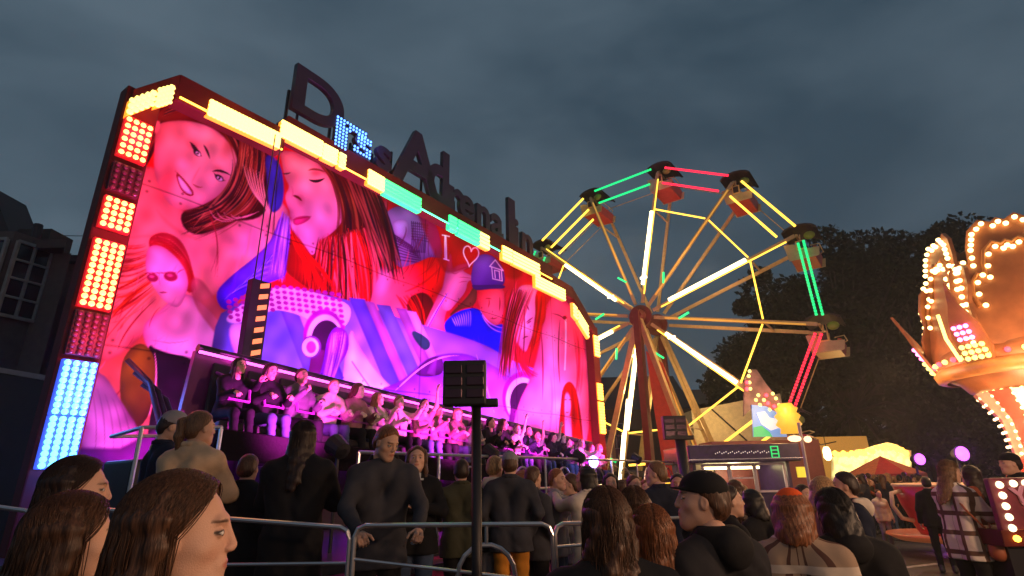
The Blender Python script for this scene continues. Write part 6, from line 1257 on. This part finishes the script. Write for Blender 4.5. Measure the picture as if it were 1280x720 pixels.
# on the platform
PZ = .45
put(214, 515, 4.7, PZ, RI+.8, 'person with grey beanie and navy jacket left of the beige coat', hair=HDK, hat=('beanie', GKN), top=NAVY, bottom=BLK, hd=(-20, -15), female=False)
put(250, 514, 4.1, PZ, AW-.15, 'woman in long beige coat with blond ponytail, arms folded, seen from behind', hair=HLB, hairstyle='pony', top=BEI, bottom=BLK, arms=('cross', 'cross'), hem=.62, res=.014, hres=.006, hd=(-25, 0))
put(311, 568, 4.3, PZ, AW, 'short dark child between the beige coat and the woman in black', hair=HBR, top=BLK, bottom=BLK, hem=.7)
put(380, 527, 4.0, PZ, AW+.1, 'woman all in black with waist length brown hair seen from behind', strands=500, hair=HDK, hairstyle='long', top=BLK, bottom=BLK, hem=.55, bulk=1.12, arms=('cross', 'cross'), res=.015, hres=.007)
put(481, 533, 4.06, PZ, TO+.40, 'tall man in dark grey parka leaning both hands on the barrier, head bowed', hair=HGI, top=DGR, bottom=BLK, female=False, arms=('rail', 'rail'), hem=.74, hd=(28, -24), bulk=1.05, lean=.14, res=.013, hres=.0055, hand_res=.0045, hood=BLK, tone=T2)
def chest_mark(o, sc, A, LN):
    me = text_mesh('L', .07, .006, .004); me.transform(Matrix.Translation((-.03, .16, 1.25)) @ Matrix.Rotation(PI, 4, 'Z') @ Matrix.Rotation(PI/2, 4, 'X')); link('chest_mark', me, mat('print white', (.6, .6, .6), .7), o)
put(522, 558, 4.7, PZ, TO+.1, 'woman in black sweatshirt and ripped jeans facing us beside the grey parka', hair=HBR, hairstyle='long', top=BLK, bottom=JEA, arms=('cross', 'cross'), tone=T1, hd=(5, 5), res=.015, hres=.0055, extra=chest_mark)
put(577, 574, 5.0, PZ, AW+.2, 'short haired person in dark olive jacket left of the black pole, seen from behind', hair=HDK, top=OLV, bottom=BLK, female=False, arms=('rail', 'rail'), hem=.78)
put(617, 570, 5.1, PZ, AW-.4, 'blond person with white hood, black top and pale trousers right of the pole', hair=HBL, top=BLK, bottom=LJE, hood=CRM, arms=('pocket', 'pocket'))
put(637, 565, 4.95, PZ, AW-.1, 'person with grey beanie, dark jacket and orange trousers', hair=HBR, hat=('beanie', GKN), top=DGR, bottom=ORG, arms=('pocket', 'pocket'), female=False, bulk=1.05)
put(664, 583, 5.3, PZ-.1, AW-.7, 'person in charcoal coat just right of the orange trousers', hair=HBR, top=DGR, bottom=BLK, arms=('down', 'pocket'))
put(693, 586, 5.6, PZ-.1, RI-.3, 'pink cheeked person in grey jacket raising one arm', hair=HGI, top=GKN, bottom=JEA, arms=('reach', 'reach'), hd=(-10, 0))
put(733, 583, 5.2, PZ-.15, AW+.5, 'woman with long black hair and cream backed top pointing left', hair=HBK, hairstyle='long', top=CRM, bottom=BLK, arms=('reach', 'down'), hd=(35, 0), res=.015)
# nearer people right of centre
put(757, 612, 2.15, 0, AW+.1, 'woman with very long wavy brown hair seen from behind, lower centre', strands=1700, hair=HBR, hairstyle='wavy', top=BLK, bottom=BLK, hem=.7, bulk=1.15, res=.014, hres=.005, Hmax=1.72)
put(813, 634, 2.35, 0, AW-.1, 'girl with auburn hair in grey top seen from behind beside the long wavy hair', strands=1200, hair=HGI, hairstyle='halfup', top=GKN, bottom=JEA, res=.014, hres=.005)
put(792, 610, 3.2, 0, AW, 'brown haired person just behind the girl with auburn hair', strands=400, hair=HBR, hairstyle='bob', top=BRNC, bottom=BLK)
def stripe(o, sc, A, LN):
    b = MB(); p = A[-1][0]*sc; b.tube([(p[0]+.01, p[1]-.085, p[2]-.10), (p[0]-.03, p[1]-.085, p[2]-.13), (p[0]-.07, p[1]-.06, p[2]-.17)], .006, 6); b.build('reflective_stripe', mat('reflective', (.8, .8, .8), .3), o)
put(880, 589, 2.45, 0, AW+.55, 'man in black flat peaked cap and black jacket looking left', hair=HBR, hat=('cap', BLK), top=cloth('black softshell', (.02, .02, .024)), bottom=BLK, female=False, bulk=1.12, tone=T1, hd=(45, 4), res=.013, hres=.0042, hood=BLK, Hmax=1.82, extra=stripe)
put(820, 577, 6.2, 0, AW+.3, 'tall man in dark suit jacket behind the man in the black cap', hair=HLB, top=NAVY, bottom=BLK, female=False, hd=(50, 0), hem=.75)
put(846, 592, 6.6, 0, TO-.3, 'dark haired person with reddish face left of the black cap', hair=HBK, top=BLK, bottom=BLK, tone=T3)
for i, (px, py, Y, rz, hr, tp, lb) in enumerate(((762, 592, 7.5, TO, HBK, BLK, 'dark haired person facing us beside the blue strobe'), (790, 594, 7.2, TO+.4, HBR, BLK, 'pale faced person in dark clothes under the right handrail'), (775, 600, 8.2, RI, HBR, NAVY, 'person in navy between the two dark haired faces'), (806, 600, 8.6, TO, HGI, RDC, 'person in rust top behind the tall man'),
        (905, 607, 4.4, RI, HDK, BLK, 'dark haired person in front of the kiosk window'), (918, 600, 6.5, AW, HBR, BRNC, 'person in brown top at the kiosk counter'), (940, 612, 5.2, AW+.6, HBK, BLK, 'person in black before the right half of the kiosk'), (928, 606, 8.6, LE, HBL, PNKC, 'blond person in dusty pink near the kiosk'), (887, 605, 7.5, AW, HBR, GRY, 'person in grey at the left kiosk window'),
        (1000, 606, 6.6, TO+.4, HDK, RDC, 'person in rust jacket right of the kiosk'), (715, 592, 6.6, LE, HBR, GRY, 'brown haired person in grey below the handrail'), (651, 588, 7.2, RI, HGI, BRNC, 'auburn haired person behind the beanies'))):
    put(px, py, Y, 0, rz, lb, hair=hr, hairstyle=('bob', 'short', 'long')[i % 3], top=tp, bottom=BLK, res=.022, hres=.009, hand_res=.008, tone=(T1, T2, T3)[i % 3], arms=(('down', 'down'), ('cross', 'cross'), ('phone', 'down'))[i % 3])
put(984, 612, 3.0, 0, AW-.5, 'woman with orange beanie and brown checked coat seen from behind', hair=HGI, hairstyle='bob', hat=('beanie', cloth('orange knit', (.75, .10, .02))), top=plaid('checked wool brown', (.34, .24, .17), (.10, .05, .04), (.55, .46, .38), 6.5), bottom=BLK, hem=.6, res=.014, hres=.006, bulk=1.1, lean=.10)
put(1040, 612, 3.1, 0, AW+.1, 'large person in plain black coat seen from behind beside the checked coat', hairstyle='bob', strands=500, hair=HBK, top=BLK, bottom=BLK, female=False, bulk=1.25, hem=.5, hood=BLK, res=.016)
put(1057, 590, 5.0, 0, LE-.4, 'man with dark hair and white collar looking left above the large black coat', hair=HDK, top=NAVY, bottom=JEA, female=False, hood=CRM, tone=T2)
put(1024, 596, 4.9, 0, RI+.2, 'blond woman facing the man with the white collar', hair=HBL, hairstyle='bob', top=PNKC, bottom=BLK)
# woman with bag at the right
def bag(o, sc, A, LN):
    s = SDF(.03); s.cone((.30, .02, .98), (.30, .02, .84), .075, .085); s.cone((.30, .14, .98), (.30, .14, .84), .07, .08); v, q_ = s.mesh(.016); k = mk('shoulder_bag', v, q_, None); k.data.materials.append(mat('tan leather', (.36, .10, .04), .45)); k.matrix_world = o.matrix_world.copy(); k.location = o.location; k.rotation_euler = o.rotation_euler; tag(k, 'tan leather shoulder bag at the hip of the woman in the checked coat', 'bag')
    b = MB(); b.tube([(.29, .02, 1.02), (.20, .13, 1.25), (.02, .02, 1.50), (-.02, -.05, 1.50), (.2, -.13, 1.25), (.30, .0, 1.02)], .012, 6); st_ = b.build('strap', mat('tan leather', (.36, .10, .04), .45), k)
put(1181, 576, 6.7, 0, RI+.25, 'woman in white and brown checked coat with a tan bag, facing right', strands=400, hair=HLB, hairstyle='long', top=plaid('checked wool white', (.72, .62, .54), (.13, .07, .05), (.13, .07, .05), 5.0), bottom=BLK, hem=.72, arms=('cross', 'cross'), res=.014, hres=.0055, extra=bag, hd=(-15, -8))
put(1212, 582, 7.4, 0, AW+.3, 'person with long dark hair and orange lit sleeve behind the checked coat', hair=HDK, hairstyle='long', top=RDC, bottom=BLK)
put(1262, 566, 7.2, .0, LE-.2, 'man in dark cap and black jacket by the bulb edged board', hair=HDK, hat=('cap', BLK), top=BLK, bottom=BLK, female=False, arms=('rail', 'rail'))
put(1156, 596, 10.5, 0, AW-.5, 'dark clothed person left of the woman in the white checked coat', hair=HBK, top=BLK, bottom=BLK, res=.022)
# packed crowd far off
protos = []
rs = np.random.RandomState(21); LBF = 'dark silhouetted onlooker in the packed crowd before the bright stall'
for k in range(6):
    protos.append(person((0, 0, 0), 0, LBF, H=1.7, hair=(HBK, HBR, HDK, HBL, HBR, HDK)[k], hairstyle=('short', 'long', 'bob', 'long', 'short', 'short')[k], top=(BLK, NAVY, DGR, OLV, RDC, BLK)[k], bottom=(BLK, JEA)[k % 2], female=bool(k % 2), arms=(('down', 'down'), ('phone', 'down'), ('cross', 'cross'))[k % 3], res=.03, hres=.014, hand_res=.012, hem=.75, group='far crowd before the bright stall'))
spots = [(1066+(k % 14)*6.4+rs.uniform(-2, 2), 17.0+2.0*(k//14)+rs.uniform(-.5, .5)) for k in range(36)]
for k, (px, Y) in enumerate(spots):
    pk = k if k < 6 else rs.randint(6); o = protos[k] if k < 6 else dup(protos[pk]); row = k//14; nth = k % 14; o['label'] = '%s onlooker in %s, %s from left in far crowd\'s %s row' % (('black haired', 'brown haired', 'dark haired', 'blond', 'brown haired', 'dark haired')[pk], ('black', 'navy', 'dark grey', 'olive', 'rust', 'black')[pk], ('first', 'second', 'third', 'fourth', 'fifth', 'sixth', 'seventh', 'eighth', 'ninth', 'tenth', 'eleventh', 'twelfth', 'thirteenth', 'last')[nth], ('front', 'middle', 'back')[row]); p = at(px, 600, Y); o.location = (p[0], Y, 0); o.rotation_euler = (0, 0, rs.uniform(-2.2, 2.2)); s = rs.uniform(.84, .95); o.scale = (s, s, s)
put(1096, 612, 13.6, 0, TO, 'person in pale cream top standing out in the dark far crowd', hair=HBR, top=CRM, bottom=LJE, res=.022, hres=.01)
# riders on the gondola
RF = RRZ+PI; looks = [(HBK, BLK, 'long'), (HDK, BLK, 'long'), (HBR, GRY, 'short'), (HBL, CRM, 'short'), (HBR, PNKC, 'bob'), (HBL, CRM, 'long'), (HBL, CRM, 'short'), (HDK, PNKC, 'short'), (HGI, PNKC, 'bob'), (HBL, PNKC, 'long'), (HBR, GKN, 'short'), (HBK, BLK, 'short'), (HBR, BLK, 'long'), (HBL, CRM, 'short'), (HDK, NAVY, 'bob'), (HBR, GKN, 'short')]
ordn = ['first', 'second', 'third', 'fourth', 'fifth', 'sixth', 'seventh', 'eighth', 'ninth', 'tenth', 'eleventh', 'twelfth', 'thirteenth', 'fourteenth', 'fifteenth', 'sixteenth', 'seventeenth', 'eighteenth', 'nineteenth', 'twentieth', 'twenty first', 'last']
for k in range(NS):
    s = .2+k*SP+SP*.42; g_ = G(s, .34, -.88); wv = WM[ride.name] @ g_; hr, tp, hs = looks[k % 16]; Hk = 1.52+.04*(k*7 % 5)
    lit = {BLK: 'dark clothes', NAVY: 'navy top', GRY: 'mid grey top', CRM: 'pale top', PNKC: 'pinkish top', GKN: 'grey top'}[tp]  # pale tops, and pale skin below, stand in for bright light on riders
    person((wv[0], wv[1], wv[2]-.92*Hk/1.72+.10), RF, '%s rider from the gondola\'s left end, %s' % (ordn[k], lit) if k < 21 else 'last rider at the right end of the gondola, grey top', H=Hk, hair=hr, hairstyle=hs, top=tp, bottom=(BLK, JEA)[k % 2], female=bool(k % 3), sit=True, arms=[('sitrail', 'sitrail'), ('reach', 'sitrail'), ('sitrail', 'phone'), ('sitrail', 'sitrail'), ('high', 'sitrail'), ('phone', 'sitrail'), ('cross', 'cross')][rs.randint(7)], tone=(T1, (.85, .62, .52))[k in (3, 4, 5, 6, 9, 10, 13)], res=.022, hres=.0095, hand_res=.009, hd=(rs.uniform(-38, 38), rs.uniform(-18, 8)), lean=rs.uniform(-.05, .22), bulk=rs.uniform(.92, 1.12), group='riders seated on the gondola')
HAZE = 0.0018
# ================================================================ thin smoky evening haze, also put in for a glow around the lamps
hz = MB(); hz.box((20, 60, 16.4), (240, 200, 34.8))
hm_ = bpy.data.materials.new('haze'); hm_.use_nodes = True; t_ = hm_.node_tree; t_.nodes.clear(); o_ = t_.nodes.new('ShaderNodeOutputMaterial'); v_ = t_.nodes.new('ShaderNodeVolumePrincipled'); v_.inputs['Density'].default_value = HAZE; v_.inputs['Color'].default_value = (.9, .9, .92, 1); v_.inputs['Anisotropy'].default_value = .6; t_.links.new(v_.outputs[0], o_.inputs['Volume'])
struct('haze', hz, hm_, 'stuff'); SC.cycles.volume_bounces = 0; SC.cycles.volume_step_rate = 4
